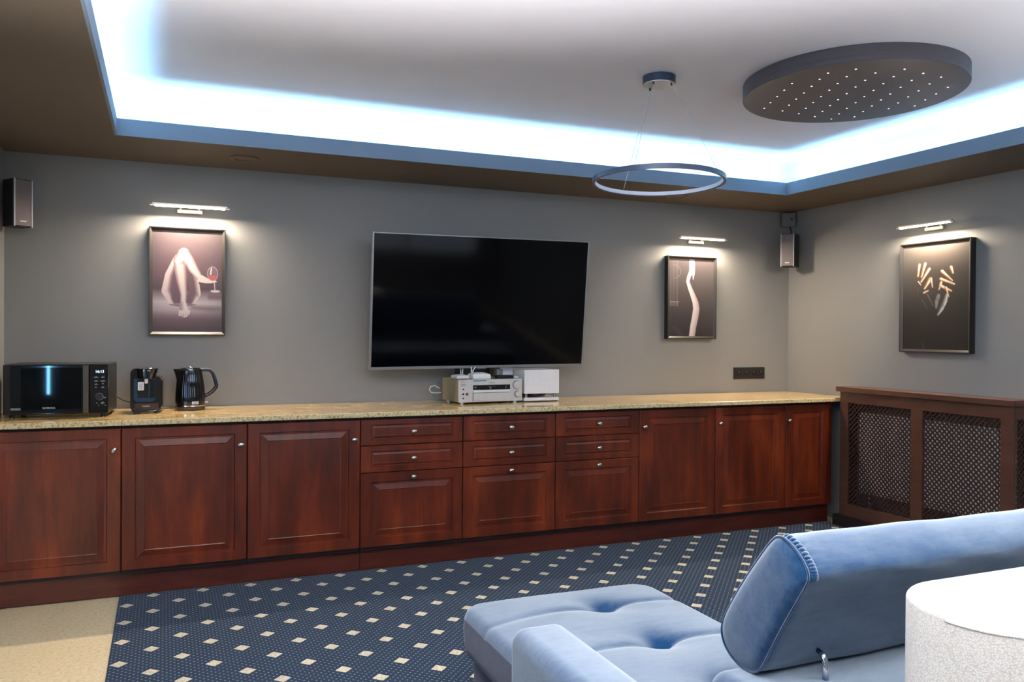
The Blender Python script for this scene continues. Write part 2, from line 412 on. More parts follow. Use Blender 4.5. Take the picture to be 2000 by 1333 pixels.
PDs = [(0.0, 0.0, 0.003), (0.003, 0.003, 0.0), (0.058, 0.030, 0.0), (0.062, 0.034, 0.0055), (0.068, 0.040, 0.0055), (0.078, 0.050, 0.001), (0.080, 0.052, 0.002)]
def carcass(t, x0, x1):
    bm = newbm(); e = 0.0015
    box(bm, x0+e, x0+0.018, -0.615, -0.02, 0.125, 0.8695); box(bm, x1-0.018, x1-e, -0.615, -0.02, 0.125, 0.8695)
    box(bm, x0+0.018, x1-0.018, -0.615, -0.02, 0.125, 0.143); box(bm, x0+0.018, x1-0.018, -0.615, -0.02, 0.8515, 0.8695)
    box(bm, x0+0.018, x1-0.018, -0.035, -0.02, 0.143, 0.8515); box(bm, x0+0.018, x1-0.018, -0.612, -0.602, 0.143, 0.8515)
    obj('carcass', bm, 'carcass_dark', t)
gap = 0.0022
def door_unit(x0, x1, kx, label, tilt=0.0):
    t = thing('base_cabinet', label, 'cabinet', (0, 0, 0), 0, 'cherry base cabinets under the granite worktop')
    carcass(t, x0, x1)
    d = obj('door', ringpanel(newbm(), x0+gap, x1-gap, 0.145, 0.857, -0.64, PD, 0.020), 'cherry', t)
    knob(d, kx, 0.751, tilt=tilt)
def drawer_unit(x0, x1, kx, label):
    t = thing('drawer_cabinet', label, 'cabinet', (0, 0, 0), 0, 'cherry base cabinets under the granite worktop')
    carcass(t, x0, x1)
    for z0, z1, P, kz in ((0.712, 0.857, PDs, 0.784), (0.5605, 0.709, PDs, 0.634), (0.145, 0.5575, PD, 0.528)):
        d = obj('drawer', ringpanel(newbm(), x0+gap, x1-gap, z0, z1, -0.64, P, 0.020), 'cherry', t)
        knob(d, kx, kz, tilt=random.choice([0, 0, 0.25]))
XS = [-0.792, -0.194, 0.405, 1.002, 1.602, 2.199, 2.790, 3.376, 3.965, 4.354]
door_unit(XS[0], XS[1], -0.226, 'cherry cabinet door unit under the microwave, cut by the left edge', tilt=-0.9)
door_unit(XS[1], XS[2], 0.372, 'cherry cabinet door unit under the coffee maker and kettle')
door_unit(XS[2], XS[3], 0.966, 'wide cherry door cabinet left of the drawer cabinets')
drawer_unit(XS[3], XS[4], 1.303, 'cherry three-drawer cabinet under the left end of the television')
drawer_unit(XS[4], XS[5], 1.901, 'cherry three-drawer cabinet under the silver receiver, middle of the drawers')
drawer_unit(XS[5], XS[6], 2.493, 'cherry three-drawer cabinet right of the receiver, last of the drawers')
door_unit(XS[6], XS[7], 2.822, 'cherry door cabinet just right of the drawer cabinets, knob at left')
door_unit(XS[7], XS[8], 3.406, 'cherry door cabinet below the wall sockets, second from the corner')
door_unit(XS[8], XS[9], 3.986, 'narrowest cherry door cabinet, in the corner beside the radiator cover')
tag(obj('filler_strip', bx(XS[9]+0.002, 4.386, -0.628, -0.60, 0.145, 0.869, bev=0.001, seg=1), 'cherry'), 'thin orange-lit cherry filler strip between corner cabinet and radiator cover', 'trim strip')
for x0, x1, lab in ((-0.792, 1.012, 'left cherry plinth board below the wide door cabinets'), (1.0145, 2.816, 'middle cherry plinth board below the drawer cabinets'), (2.8185, 4.40, 'right cherry plinth board running to the radiator cover')):
    tag(obj('plinth_board', bx(x0, x1, -0.5815, -0.565, 0.006, 0.122, bev=0.0015, seg=1), 'cherry_plinth'), lab, 'plinth', 'plinth boards under the cabinets')
# worktop: slab with a polished top and a speckled edge
t = thing('worktop', 'long polished beige granite worktop on the cherry cabinets', 'worktop')
obj('slab', bx(XL+0.002, XR-0.003, -0.670, -0.002, 0.872, 0.900, bev=0.003), 'granite', t)
bm = newbm()
prof = [(-0.670, 0.872), (-0.674, 0.8725), (-0.6765, 0.876), (-0.6765, 0.896), (-0.674, 0.8995), (-0.670, 0.900)]
a = [bm.verts.new((XL+0.002, y, z)) for y, z in prof]; b = [bm.verts.new((4.389, y, z)) for y, z in prof]
for i in range(len(prof)-1): bm.faces.new((a[i], a[i+1], b[i+1], b[i]))
bm.faces.new(a); bm.faces.new(b[::-1]); bm.faces.new((a[0], b[0], b[-1], a[-1]))
obj('front_edge', bm, 'granite_edge', t)

# ---------------------------------------------------------------- radiator and its cover
t = thing('radiator', 'white panel radiator seen through the lattice of its cover', 'radiator', (4.485, -1.4, 0))
obj('panel', bx(-0.066, 0.0, -0.55, 0.55, 0.262, 0.815, bev=0.006), 'radiator_white', t)
bm = newbm()
for i in range(22): box(bm, -0.071, -0.066, -0.535+i*0.05, -0.515+i*0.05, 0.29, 0.79)
obj('rib', bm, 'radiator_white', t)['kind'] = 'stuff'
for y in (-0.4, 0.4): obj('wall_bracket', bx(0.0, 0.038, y-0.02, y+0.02, 0.35, 0.7), 'radiator_white', t)
obj('supply_pipe', tube(newbm(), [(-0.02, 0.5, 0.26), (-0.02, 0.5, 0.0)], 0.009, 10), 'radiator_white', t, smooth=True)
t = thing('radiator_cover', 'dark brown wooden radiator cover with diamond lattice panels on the right wall', 'radiator cover')
X0c = 4.392; Ya, Yb = -0.700, -1.985
bm = newbm(); box(bm, 4.372, XR-0.002, Yb-0.02, -0.6775, 0.948, 0.982, bev=0.002); obj('top_board', bm, 'cover_wood', t)
def lattice(name, u0, u1, z0, z1, P0, ax, nrm, parent, p=0.0335, wd_=0.0088):
    """two crossing layers of diagonal slats clipped to the opening; u axis = ax"""
    bm = newbm(); W = u1-u0; H = z1-z0
    for layer, sgn in ((0, 1), (1, -1)):
        off = nrm*(0.004*layer)
        k = -H if sgn > 0 else 0.0
        end = W if sgn > 0 else W+H
        hw = wd_/2*math.sqrt(2)
        n0 = int((k)/p)-1
        for i in range(n0, int(end/p)+2):
            c = i*p
            # slat band: |v - sgn*u + ..| ; line v = sgn*(u-c) ; clip to rectangle with Sutherland-Hodgman
            if sgn > 0: poly = [(c-hw-1, -1), (c+hw-1, -1), (c+hw+H+1, H+1), (c-hw+H+1, H+1)]
            else: poly = [(c-hw+1, -1), (c+hw+1, -1), (c+hw-H-1, H+1), (c-hw-H-1, H+1)]
            def clip(poly, f):
                out = []
                for j in range(len(poly)):
                    A, B = poly[j], poly[(j+1) % len(poly)]; fa, fb = f(A), f(B)
                    if fa >= 0: out.append(A)
                    if (fa >= 0) != (fb >= 0):
                        tt = fa/(fa-fb); out.append((A[0]+(B[0]-A[0])*tt, A[1]+(B[1]-A[1])*tt))
                return out
            for f in (lambda q: q[0], lambda q: W-q[0], lambda q: q[1], lambda q: H-q[1]):
                poly = clip(poly, f)
                if len(poly) < 3: break
            if len(poly) < 3: continue
            fr = [bm.verts.new(P0+ax*(u0+u)+Vector((0, 0, z0+v))+off) for u, v in poly]
            bk = [bm.verts.new(q.co+nrm*0.004) for q in fr]
            bm.faces.new(fr); bm.faces.new(bk[::-1])
            for j in range(len(fr)): bm.faces.new((fr[j], fr[(j+1) % len(fr)], bk[(j+1) % len(fr)], bk[j]))
    o = obj(name, bm, 'lattice_wood', parent); o['kind'] = 'stuff'; return o
xf, xb = X0c, X0c+0.020
ops_ = [(-0.772, -1.300), (-1.384, -1.912)]
zb, zt = 0.170, 0.872
for nm, (y0, y1, z0, z1) in {'stile': (-0.700, -0.772, 0.08, 0.948), 'stile.a': (-1.300, -1.384, 0.08, 0.948), 'stile.b': (-1.912, -1.985, 0.08, 0.948)}.items():
    obj('stile', bx(xf, xb, y1, y0, z0, z1, bev=0.0015, seg=1), 'cover_wood', t)
for y0, y1 in ops_:
    obj('top_rail', bx(xf+0.0006, xb, y1, y0, zt, 0.948, bev=0.001, seg=1), 'cover_wood', t)
    obj('bottom_rail', bx(xf+0.0006, xb, y1, y0, 0.08, zb, bev=0.001, seg=1), 'cover_wood', t)
    lattice('lattice', 0, abs(y1-y0), zb, zt, Vector((xf+0.008, y0, 0)), Vector((0, -1, 0)), Vector((1, 0, 0)), t)
# near end panel, facing the camera
obj('end_stile', bx(4.412, 4.428, Yb, Yb+0.02, 0.08, 0.948), 'cover_wood', t)
obj('end_stile', bx(XR-0.03, XR-0.003, Yb, Yb+0.02, 0.08, 0.948), 'cover_wood', t)
obj('end_rail', bx(4.428, XR-0.03, Yb, Yb+0.02, zt, 0.948), 'cover_wood', t)
obj('end_rail', bx(4.428, XR-0.03, Yb, Yb+0.02, 0.08, zb), 'cover_wood', t)
lattice('lattice', 0, XR-0.03-4.428, zb, zt, Vector((4.428, Yb+0.006, 0)), Vector((1, 0, 0)), Vector((0, 1, 0)), t)
obj('far_end_panel', bx(4.412, XR-0.003, -0.718, -0.700, 0.08, 0.948), 'cover_wood', t)
obj('plinth', bx(4.368, XR-0.003, Yb-0.02, -0.66, 0.006, 0.08, bev=0.003), 'dark_plinth', t)

# ---------------------------------------------------------------- pictures (flat prints in deep black frames)
def segd(U, V, pts, rad):
    """distance field of a tapered polyline in print units; returns (signed distance, side -1..1 across)"""
    best = np.full(U.shape, 1e9); side = np.zeros(U.shape)
    for (a, b, ra, rb) in zip(pts, pts[1:], rad, rad[1:]):
        dx, dy = b[0]-a[0], b[1]-a[1]; L2 = dx*dx+dy*dy+1e-9
        tt = np.clip(((U-a[0])*dx+(V-a[1])*dy)/L2, 0, 1)
        ex, ey = U-(a[0]+tt*dx), V-(a[1]+tt*dy); d = np.hypot(ex, ey)
        r = ra+(rb-ra)*tt; s = (dx*ey-dy*ex)/math.sqrt(L2)/np.maximum(r, 1e-6)
        m = (d-r) < best; best = np.where(m, d-r, best); side = np.where(m, s, side)
    return best, side
def over(img, d, col, soft=2.0, alpha=1.0):
    a = (np.clip(0.5-d/soft, 0, 1)*alpha)[..., None]; img[:] = img*(1-a)+np.array(col, float)*a if not isinstance(col, np.ndarray) else img*(1-a)+col*a
def shade(c0, c1, s): s = np.clip(s, 0, 1)[..., None]; return np.array(c0, float)*(1-s)+np.array(c1, float)*s
def lerp_rows(V, stops):
    xs = [s[0] for s in stops]; return np.stack([np.interp(V, xs, [s[1][k] for s in stops]) for k in range(3)], -1)
def art_legs(U, V):      # crop units: U 245..868, V 310..1190
    img = lerp_rows(V, [(310, (112, 98, 100)), (480, (120, 98, 104)), (700, (118, 84, 94)), (815, (92, 62, 72)), (850, (150, 122, 130)), (930, (226, 212, 216)), (1000, (196, 176, 182)), (1080, (120, 88, 98)), (1190, (74, 50, 60))])
    img *= (1-0.22*np.clip(np.abs(U-500)/360, 0, 1)**2)[..., None]
    sh, _ = segd(U, V, [(600, 975), (760, 985), (860, 985)], [8, 14, 10]); over(img, sh, (96, 70, 80), 50, 0.75)
    sh, _ = segd(U, V, [(760, 880), (860, 880)], [16, 16]); over(img, sh, (104, 66, 78), 40, 0.8)
    # far thighs and hips
    d, s = segd(U, V, [(455, 560), (400, 700), (380, 830), (420, 915)], [30, 46, 56, 40]); over(img, d, shade((236, 214, 214), (112, 80, 90), s*-1.3+0.35), 5)
    d, s = segd(U, V, [(570, 600), (605, 740), (620, 850), (590, 905)], [34, 52, 54, 44]); over(img, d, shade((112, 80, 90), (238, 216, 214), s*-1.3-0.05), 5)
    d, s = segd(U, V, [(480, 640), (470, 760), (470, 890), (560, 900)], [24, 50, 56, 44]); over(img, d, (112, 78, 90), 26)
    d, _ = segd(U, V, [(400, 952), (500, 962), (620, 950)], [4, 7, 4]); over(img, d, (70, 44, 54), 12, 0.7)
    # standing shin, foot
    d, s = segd(U, V, [(480, 560), (490, 650), (505, 760), (520, 860), (518, 960)], [50, 54, 44, 30, 28]); over(img, d, shade((240, 224, 220), (150, 112, 120), np.abs(s)*1.5-0.55), 4)
    d, s = segd(U, V, [(516, 950), (524, 1020)], [30, 44]); over(img, d, shade((240, 226, 224), (176, 144, 150), (s+0.3)), 5)
    for i, tx in enumerate((488, 508, 528, 548, 568)):
        d, _ = segd(U, V, [(tx, 1010), (tx-2, 1044-i*3)], [11, 9]); over(img, d, (236, 220, 220), 4)
        d, _ = segd(U, V, [(tx+9, 1028), (tx+8, 1052-i*3)], [1.5, 1.5]); over(img, d, (80, 52, 62), 4)
    # crossed leg to the right with pointed foot
    d, s = segd(U, V, [(482, 560), (520, 505), (560, 560), (610, 640), (660, 705), (700, 730)], [44, 50, 50, 42, 30, 27]); over(img, d, shade((248, 232, 226), (160, 120, 126), np.abs(s)*1.5-0.6), 4)
    d, s = segd(U, V, [(680, 722), (720, 735), (770, 746), (812, 742)], [32, 26, 13, 7]); over(img, d, (242, 226, 222), 5)
    d, _ = segd(U, V, [(655, 760), (700, 762), (760, 764), (815, 752)], [3, 3, 3, 2]); over(img, d, (70, 44, 54), 6)
    d, _ = segd(U, V, [(548, 600), (552, 700), (545, 780)], [3, 4, 3]); over(img, d, (130, 92, 100), 8, 0.8)
    # glass with wine
    d = np.hypot((U-782)/48, (V-675)/62)-1; over(img, d*40, (150, 122, 130), 3, 0.55)
    over(img, (np.abs(d)*45-2.0), (226, 214, 218), 3, 0.8)
    dw = np.maximum(d*40+3, 690-V); over(img, dw, (196, 96, 96), 4)
    d, _ = segd(U, V, [(770, 628), (764, 680)], [5, 5]); over(img, d, (250, 244, 244), 5)
    d, _ = segd(U, V, [(797, 735), (803, 815)], [4, 4]); over(img, d, (236, 222, 226), 4)
    d = np.hypot((U-806)/44, (V-828)/12)-1; over(img, d*14, (232, 220, 224), 3)
    return img
def art_guitar(U, V):    # U 175..475, V 445..980
    img = lerp_rows(V, [(445, (84, 74, 78)), (700, (70, 60, 64)), (980, (46, 38, 42))])
    img += (18*np.clip((U-330)/150, 0, 1))[..., None]
    for i in range(6):
        x = 184+i*9.5; d, _ = segd(U, V, [(x, 440), (x, 742)], [1.0, 1.0]); over(img, d, (176, 160, 166), 2.6, 0.75)
    d = np.abs(np.hypot(U-205, V-535)-46)-2; d = np.where(U > 200, d, 50); over(img, d, (140, 118, 128), 4, 0.8)
    d, _ = segd(U, V, [(178, 742), (238, 742)], [4, 4]); over(img, d, (150, 132, 140), 4)
    for i in range(6):
        x = 184+i*9.5; d, _ = segd(U, V, [(x, 744), (x, 772)], [1.6, 1.2]); over(img, d, (190, 172, 180), 3)
    d, _ = segd(U, V, [(210, 920), (250, 960)], [10, 14]); over(img, d, (110, 72, 96), 30, 0.6)
    body = [(328, 440), (325, 480), (323, 530), (307, 565), (299, 600), (312, 640), (332, 690), (352, 745), (358, 790), (350, 850), (338, 910), (328, 990)]
    rad = [18, 16, 15, 12, 11, 14, 17, 20, 22, 22, 21, 20]
    d, s = segd(U, V, body, rad); over(img, d, shade((250, 238, 240), (206, 180, 190), (s*-0.9+0.1)), 4)
    d, _ = segd(U, V, [(336, 470), (338, 540), (334, 588)], [9, 8, 1]); over(img, d, (246, 230, 234), 3)
    return img
def art_hands(U, V):     # U 275..810, V 330..1190
    img = lerp_rows(V, [(330, (134, 124, 116)), (420, (104, 94, 88)), (560, (62, 54, 50)), (800, (40, 36, 34)), (1190, (34, 30, 30))])
    img *= (1-0.25*np.clip(np.abs(U-560)/300, 0, 1)**2)[..., None]
    d, _ = segd(U, V, [(560, 800), (560, 1000), (565, 1190)], [60, 70, 90]); over(img, d, (30, 27, 27), 60, 0.5)
    F = [((412, 488), (400, 580), 13, 9), ((460, 483), (430, 588), 14, 8), ((494, 528), (428, 628), 14, 9), ((505, 610), (458, 684), 16, 10), ((512, 612), (522, 678), 9, 6), ((455, 722), (488, 708), 9, 7), ((405, 628), (425, 655), 7, 6),
         ((600, 556), (680, 635), 14, 7), ((670, 528), (684, 574), 13, 9), ((592, 618), (695, 665), 13, 9), ((592, 645), (576, 700), 12, 6), ((600, 678), (672, 718), 13, 9), ((632, 688), (656, 765), 10, 4)]
    for a, b, ra, rb in F:
        d, s = segd(U, V, [a, b], [ra, rb]); over(img, d, shade((250, 222, 192), (150, 84, 44), (s+0.35)), 5)
        d, _ = segd(U, V, [a, ((a[0]+b[0])/2, (a[1]+b[1])/2)], [ra*0.5, rb*0.4]); over(img, d, (255, 240, 220), 6, 0.7)
    for a, b, r0, r1, c in [((482, 735), (530, 832), 6, 4, 120), ((440, 780), (482, 852), 7, 5, 84), ((402, 690), (404, 715), 6, 6, 70)]:
        d, _ = segd(U, V, [a, b], [r0, r1]); over(img, d, (c, c, c), 10, 0.8)
    d, s = segd(U, V, [(575, 750), (560, 800), (556, 850)], [14, 16, 8]); over(img, d, (150, 150, 150), 12, 0.9)
    d, s = segd(U, V, [(640, 745), (626, 800), (598, 860), (570, 905)], [12, 17, 16, 8]); over(img, d, shade((216, 214, 212), (120, 118, 116), s+0.4), 9)
    for k in range(4):
        d, _ = segd(U, V, [(560+k*12, 770+k*6), (590+k*10, 850-k*4)], [1.5, 1.5]); over(img, d, (60, 58, 58), 4, 0.8)
    d, _ = segd(U, V, [(448, 1135), (452, 1180)], [5, 8]); over(img, d, (96, 92, 90), 18, 0.7)
    return img
def picture(label, W, H, loc, rz, art, urange, vrange, edge='frame_edge'):
    """frame in local coords: x across, z up from bottom, front faces -y, back on y=0"""
    t = thing('framed_picture', label, 'picture', loc, rz, 'framed pictures under the picture lamps')
    D, fw, rec = 0.045, 0.020, 0.012
    for nm, (x0, x1, z0, z1) in (('a', (0, fw, 0, H)), ('b', (W-fw, W, 0, H)), ('c', (fw, W-fw, 0, fw)), ('d', (fw, W-fw, H-fw, H))):
        bm = newbm(); v = []
        def q(x, y, z): return bm.verts.new((x, y, z))
        # bar with a chamfer sloping in to the print
        if nm in 'ab':
            xi = fw if nm == 'a' else W-fw; xo = 0 if nm == 'a' else W; xe = xo+(xi-xo)*0.30
            zi0, zi1 = fw, H-fw; pts = lambda x, y, zz: (x, y, zz)
            loop0 = [q(xo, 0, 0), q(xo, -D, 0), q(xe, -D, fw*0.30), q(xi, -D+rec, fw), q(xi, 0, fw)]
            loop1 = [q(xo, 0, H), q(xo, -D, H), q(xe, -D, H-fw*0.30), q(xi, -D+rec, H-fw), q(xi, 0, H-fw)]
        else:
            zi = fw if nm == 'c' else H-fw; zo = 0 if nm == 'c' else H; ze = zo+(zi-zo)*0.30
            loop0 = [q(0, 0, zo), q(0, -D, zo), q(fw*0.30, -D, ze), q(fw, -D+rec, zi), q(fw, 0, zi)]
            loop1 = [q(W, 0, zo), q(W, -D, zo), q(W-fw*0.30, -D, ze), q(W-fw, -D+rec, zi), q(W-fw, 0, zi)]
        for i in range(5):
            f = bm.faces.new((loop0[i], loop0[(i+1) % 5], loop1[(i+1) % 5], loop1[i]))
            f.material_index = 1 if i in (2,) else 0
        bm.faces.new(loop0); bm.faces.new(loop1[::-1])
        obj('frame_bar', bm, ['frame_black', edge], t)
    nx, ny = 170, int(170*(H-2*fw)/(W-2*fw))
    xs = np.linspace(fw-0.001, W-fw+0.001, nx); zs = np.linspace(H-fw+0.001, fw-0.001, ny)
    U = np.linspace(urange[0], urange[1], nx)[None, :].repeat(ny, 0); V = np.linspace(vrange[0], vrange[1], ny)[:, None].repeat(nx, 1)
    img = np.clip(art(U, V), 0, 255)/255.0
    imgl = 0.5*np.where(img <= 0.04045, img/12.92, ((img+0.055)/1.055)**2.4)
    co = np.empty((ny, nx, 3)); co[..., 0] = xs[None, :]; co[..., 2] = zs[:, None]; co[..., 1] = -D+rec
    idx = np.arange(nx*ny).reshape(ny, nx)
    quads = np.stack([idx[:-1, :-1], idx[1:, :-1], idx[1:, 1:], idx[:-1, 1:]], -1).reshape(-1, 4)
    me = bpy.data.meshes.new('print'); me.from_pydata(co.reshape(-1, 3).tolist(), [], quads.tolist())
    ca = me.color_attributes.new('Col', 'FLOAT_COLOR', 'POINT')
    ca.data.foreach_set('color', np.concatenate([imgl.reshape(-1, 3), np.ones((nx*ny, 1))], 1).astype(np.float32).ravel())
    me.materials.append(MATS['print'])
    o = bpy.data.objects.new('print', me); COL.objects.link(o); o.parent = t
    obj('backing', bx(fw, W-fw, -D+rec+0.001, -0.001, fw, H-fw), 'frame_black', t)
    return t
picture('framed photo of crossed bare legs and a wine glass, above the kettle', 0.412, 0.620, (-0.080, 0, 1.317), 0, art_legs, (245, 868), (310, 1190))
picture('narrow framed photo of a pale curved figure beside guitar strings, right of the television', 0.430, 0.610, (3.388, 0, 1.309), 0, art_guitar, (175, 475), (445, 980))
picture('framed photo of two raised hands on black, on the right wall', 0.523, 0.708, (XR, -1.108, 1.236), -PI/2, art_hands, (275, 810), (330, 1190))

# ---------------------------------------------------------------- picture lamps
def picture_lamp(label, loc, rz, power=27):
    t = thing('picture_lamp', label, 'picture lamp', loc, rz, 'LED picture lamps')
    L = 0.40; y = -0.10
    obj('bar', bx(-L/2, L/2, y-0.010, y+0.010, 0.002, 0.011, bev=0.001, seg=1), 'lamp_alu', t)
    for s in (-1, 1): obj('end_cap', bx(s*L/2-0.012, s*L/2+0.012, y-0.009, y+0.009, -0.007, 0.002, bev=0.002), 'lamp_alu', t)
    obj('diffuser', bx(-L/2+0.012, L/2-0.012, y-0.008, y+0.008, -0.008, 0.002, bev=0.002), 'led_warm', t)
    obj('wall_plate', bx(-0.068, 0.068, -0.022, 0.0, -0.030, -0.008, bev=0.002), 'lamp_alu', t)
    for s in (-0.05, 0.05): obj('arm', bx(s-0.004, s+0.004, -0.096, -0.018, 0.0, 0.004), 'lamp_alu', t)
    for s in (-0.05, 0.05): obj('hinge', bx(s-0.006, s+0.006, -0.02, -0.012, -0.01, 0.004), 'lamp_alu', t)
    l = area('picture_lamp_light', (0, y, -0.0095), (math.radians(-20), 0, 0), L-0.03, 0.014, power, (1.0, 0.82, 0.62)); l.parent = t
    return t
picture_lamp('slim lit LED picture lamp above the photo of legs, at left', (0.137, 0, 2.052), 0)
picture_lamp('slim lit LED picture lamp above the guitar photo, near the corner', (3.65, 0, 2.047), 0)
picture_lamp('slim lit LED picture lamp above the hands photo on the right wall', (XR, -1.345, 2.047), -PI/2)

# ---------------------------------------------------------------- television
t = thing('television', 'large black flat television with thin silver bezel tilted forward on the wall', 'television', (1.872, -0.257, 1.533), -0.009)
t.rotation_euler = (0.125, -0.008, -0.009)
W, H = 1.45, 0.836
bm = newbm(); b = 0.010
box(bm, -W/2, -W/2+b, -0.006, 0.022, -H/2, H/2, bev=0.001, seg=1); box(bm, W/2-b, W/2, -0.006, 0.022, -H/2, H/2, bev=0.001, seg=1)
box(bm, -W/2+b, W/2-b, -0.006, 0.022, H/2-b*0.8, H/2, bev=0.001, seg=1); box(bm, -W/2+b, W/2-b, -0.006, 0.022, -H/2, -H/2+0.018, bev=0.001, seg=1)
obj('bezel', bm, 'bezel', t)
obj('screen', bx(-W/2+b, W/2-b, -0.004, 0.020, -H/2+0.018, H/2-b*0.8), 'tv_black', t)
obj('back_housing', bx(-W/2+0.02, W/2-0.02, 0.020, 0.050, -H/2+0.012, H/2-0.02, bev=0.012), 'black_plastic', t)
obj('receiver_tab', bx(-0.03, 0.03, -0.008, 0.0, -H/2-0.004, -H/2+0.007, bev=0.002), 'bezel', t)
mo = thing('wall_mount', 'black television wall mount, its lower end showing below the screen', 'bracket', (0, 0, 0))
obj('wall_plate', bx(1.765, 2.005, -0.028, -0.002, 1.03, 1.62, bev=0.003), 'black_plastic', mo)
obj('arm', bx(1.78, 1.93, -0.17, -0.026, 1.38, 1.50, bev=0.004), 'black_plastic', mo)

# ---------------------------------------------------------------- receiver, routers, boxes
t = thing('av_receiver', 'wide silver hi-fi receiver with round knobs below the television', 'receiver', (1.672, -0.36, 0.9), math.radians(5.0))
W, D, Z0, Z1 = 0.440, 0.27, 0.012, 0.153
obj('case', bx(0.004, W-0.004, 0.012, D, Z0, Z1, bev=0.003), 'silver_side', t)
obj('front_panel', bx(0, W, -0.006, 0.014, Z0, Z1-0.001, bev=0.003), 'silver_face', t)
for x in (0.035, W-0.035):
    for y in (0.03, D-0.03): obj('foot', cylx(newbm(), (x, y, 0.0), 0.016, 0.013, 'z', 16), 'nickel', t, smooth=True, angle=40)
def RX(p): return (p-88)/(1890-88)*W          # from the close-up crop
def RZ(p): return Z1-(p-300)/(980-300)*(Z1-Z0)
obj('display', bx(RX(470), RX(1525), -0.0085, -0.005, RZ(615), RZ(470)), 'display_black', t)
obj('trim_strip', bx(RX(470), RX(1520), -0.009, -0.005, RZ(690), RZ(632), bev=0.001), 'white_lacquer', t)
obj('flap', bx(RX(485), RX(1520), -0.0095, -0.005, RZ(925), RZ(715), bev=0.0012), 'silver_face', t)
bm = newbm(); box(bm, RX(462), RX(1528), -0.0065, -0.0055, RZ(712), RZ(694)); box(bm, RX(458), RX(474), -0.0066, -0.0055, RZ(955), RZ(640)); obj('groove', bm, 'print_grey', t)
for cx_, cz_, r in ((1715, 485, 0.0262), (1735, 765, 0.0190)):
    k = obj('dial', cylx(newbm(), (RX(cx_), -0.006, RZ(cz_)), r*0.92, -0.018, 'y', 32, bev=0.002), 'silver_face', t, smooth=True, angle=35)
    obj('dial_ring', cylx(newbm(), (RX(cx_), -0.0055, RZ(cz_)), r*1.08, -0.004, 'y', 32), 'print_grey', k, smooth=True, angle=35)
for cx_, cz_, r in ((200, 585, 0.0048), (195, 725, 0.0058), (198, 855, 0.0044)):
    obj('button', cylx(newbm(), (RX(cx_), -0.006, RZ(cz_)), r, -0.003, 'y', 14), 'socket_black', t, smooth=True, angle=35)
obj('sticker', bx(RX(268), RX(335), -0.0072, -0.006, RZ(770), RZ(692)), 'print_red', t)
obj('blue_label', bx(RX(478), RX(840), -0.0072, -0.006, RZ(358), RZ(325)), 'teal_strip', t)
bm = newbm(); box(bm, RX(140), RX(255), -0.0068, -0.006, RZ(440), RZ(425)); box(bm, RX(140), RX(255), -0.0068, -0.006, RZ(488), RZ(474)); box(bm, RX(140), RX(150), -0.0068, -0.006, RZ(474), RZ(440)); box(bm, RX(245), RX(255), -0.0068, -0.006, RZ(474), RZ(440)); box(bm, RX(192), RX(200), -0.0068, -0.006, RZ(474), RZ(440))
obj('print_marks', bm, 'print_grey', t)
text_mesh('lettering', 'Pioneer', 0.0115, 'print_grey', t, FRONT(RX(195), -0.0065, RZ(368)))
obj('print_line', bx(RX(920), RX(1090), -0.0068, -0.006, RZ(418), RZ(402)), 'print_grey', t)
text_mesh('display_digits', '01', 0.013, 'label_white', t, FRONT(RX(960), -0.0088, RZ(565)))
bm = newbm()
for x0, x1, z0, z1 in ((505, 560, 545, 525), (905, 990, 522, 514), (1020, 1100, 522, 516), (1380, 1425, 525, 512), (1385, 1415, 572, 552), (500, 570, 592, 586), (640, 658, 596, 584)):
    box(bm, RX(x0), RX(x1), -0.0090, -0.0084, RZ(z0), RZ(z1))
obj('display_marks', bm, 'print_grey', t)['kind'] = 'stuff'

def router(label, loc, rz, w, d, h, ants):
    t = thing('router', label, 'router', loc, rz, 'white routers on the receiver')
    bm = newbm()
    lo = [(-w/2, -d/2, 0), (w/2, -d/2, 0), (w/2, d/2, 0), (-w/2, d/2, 0)]
    L = []
    for sc, z in ((0.96, 0.0), (1.0, h*0.15), (1.0, h*0.6), (0.93, h*0.75), (0.45, h)):
        L.append([bm.verts.new((x*sc, y*sc, z)) for x, y, _ in lo])
    for A, B in zip(L, L[1:]):
        for k in range(4): bm.faces.new((A[k], A[(k+1) % 4], B[(k+1) % 4], B[k]))
    bm.faces.new(L[0][::-1]); bm.faces.new(L[-1])
    o = obj('body', bm, 'white_plastic', t)
    bv = o.modifiers.new('b', 'BEVEL'); bv.width = 0.003; bv.segments = 2; bv.limit_method = 'NONE'
    for ax_, lean in ants:
        obj('antenna', tube(newbm(), [(ax_, d/2-0.01, h*0.5), (ax_+lean*0.2, d/2-0.01, h+0.012), (ax_+lean, d/2-0.01, h+0.034)], [0.0045, 0.004, 0.003], 8), 'white_plastic', t, smooth=True)
Zr = 0.9+0.1535
router('small white router at the left end of the receiver top', (1.728, -0.22, Zr), 0.08, 0.085, 0.10, 0.026, [(0.022, 0.0), (0.034, 0.003)])
router('larger white router with peaked top and short antenna on the receiver', (1.832, -0.285, Zr), 0.05, 0.122, 0.095, 0.040, [(-0.03, 0.022), (-0.036, -0.002)])
t = thing('remote_control', 'black remote control lying on the receiver top, near its right end', 'remote control', (2.012, -0.262, Zr), 0.06)
obj('body', bx(-0.058, 0.058, -0.022, 0.022, 0, 0.019, bev=0.004), 'black_plastic', t)
bm = newbm()
for i in range(6):
    for j in range(2): box(bm, -0.045+i*0.016, -0.036+i*0.016, -0.014+j*0.016, -0.006+j*0.016, 0.019, 0.0205)
obj('buttons', bm, 'socket_dark', t)['kind'] = 'stuff'
t = thing('small_remote', 'small white remote on the receiver top beside the black remote', 'remote control', (2.093, -0.262, Zr), 0.06)
obj('body', bx(-0.020, 0.014, -0.015, 0.015, 0, 0.013, bev=0.004), 'white_plastic', t)
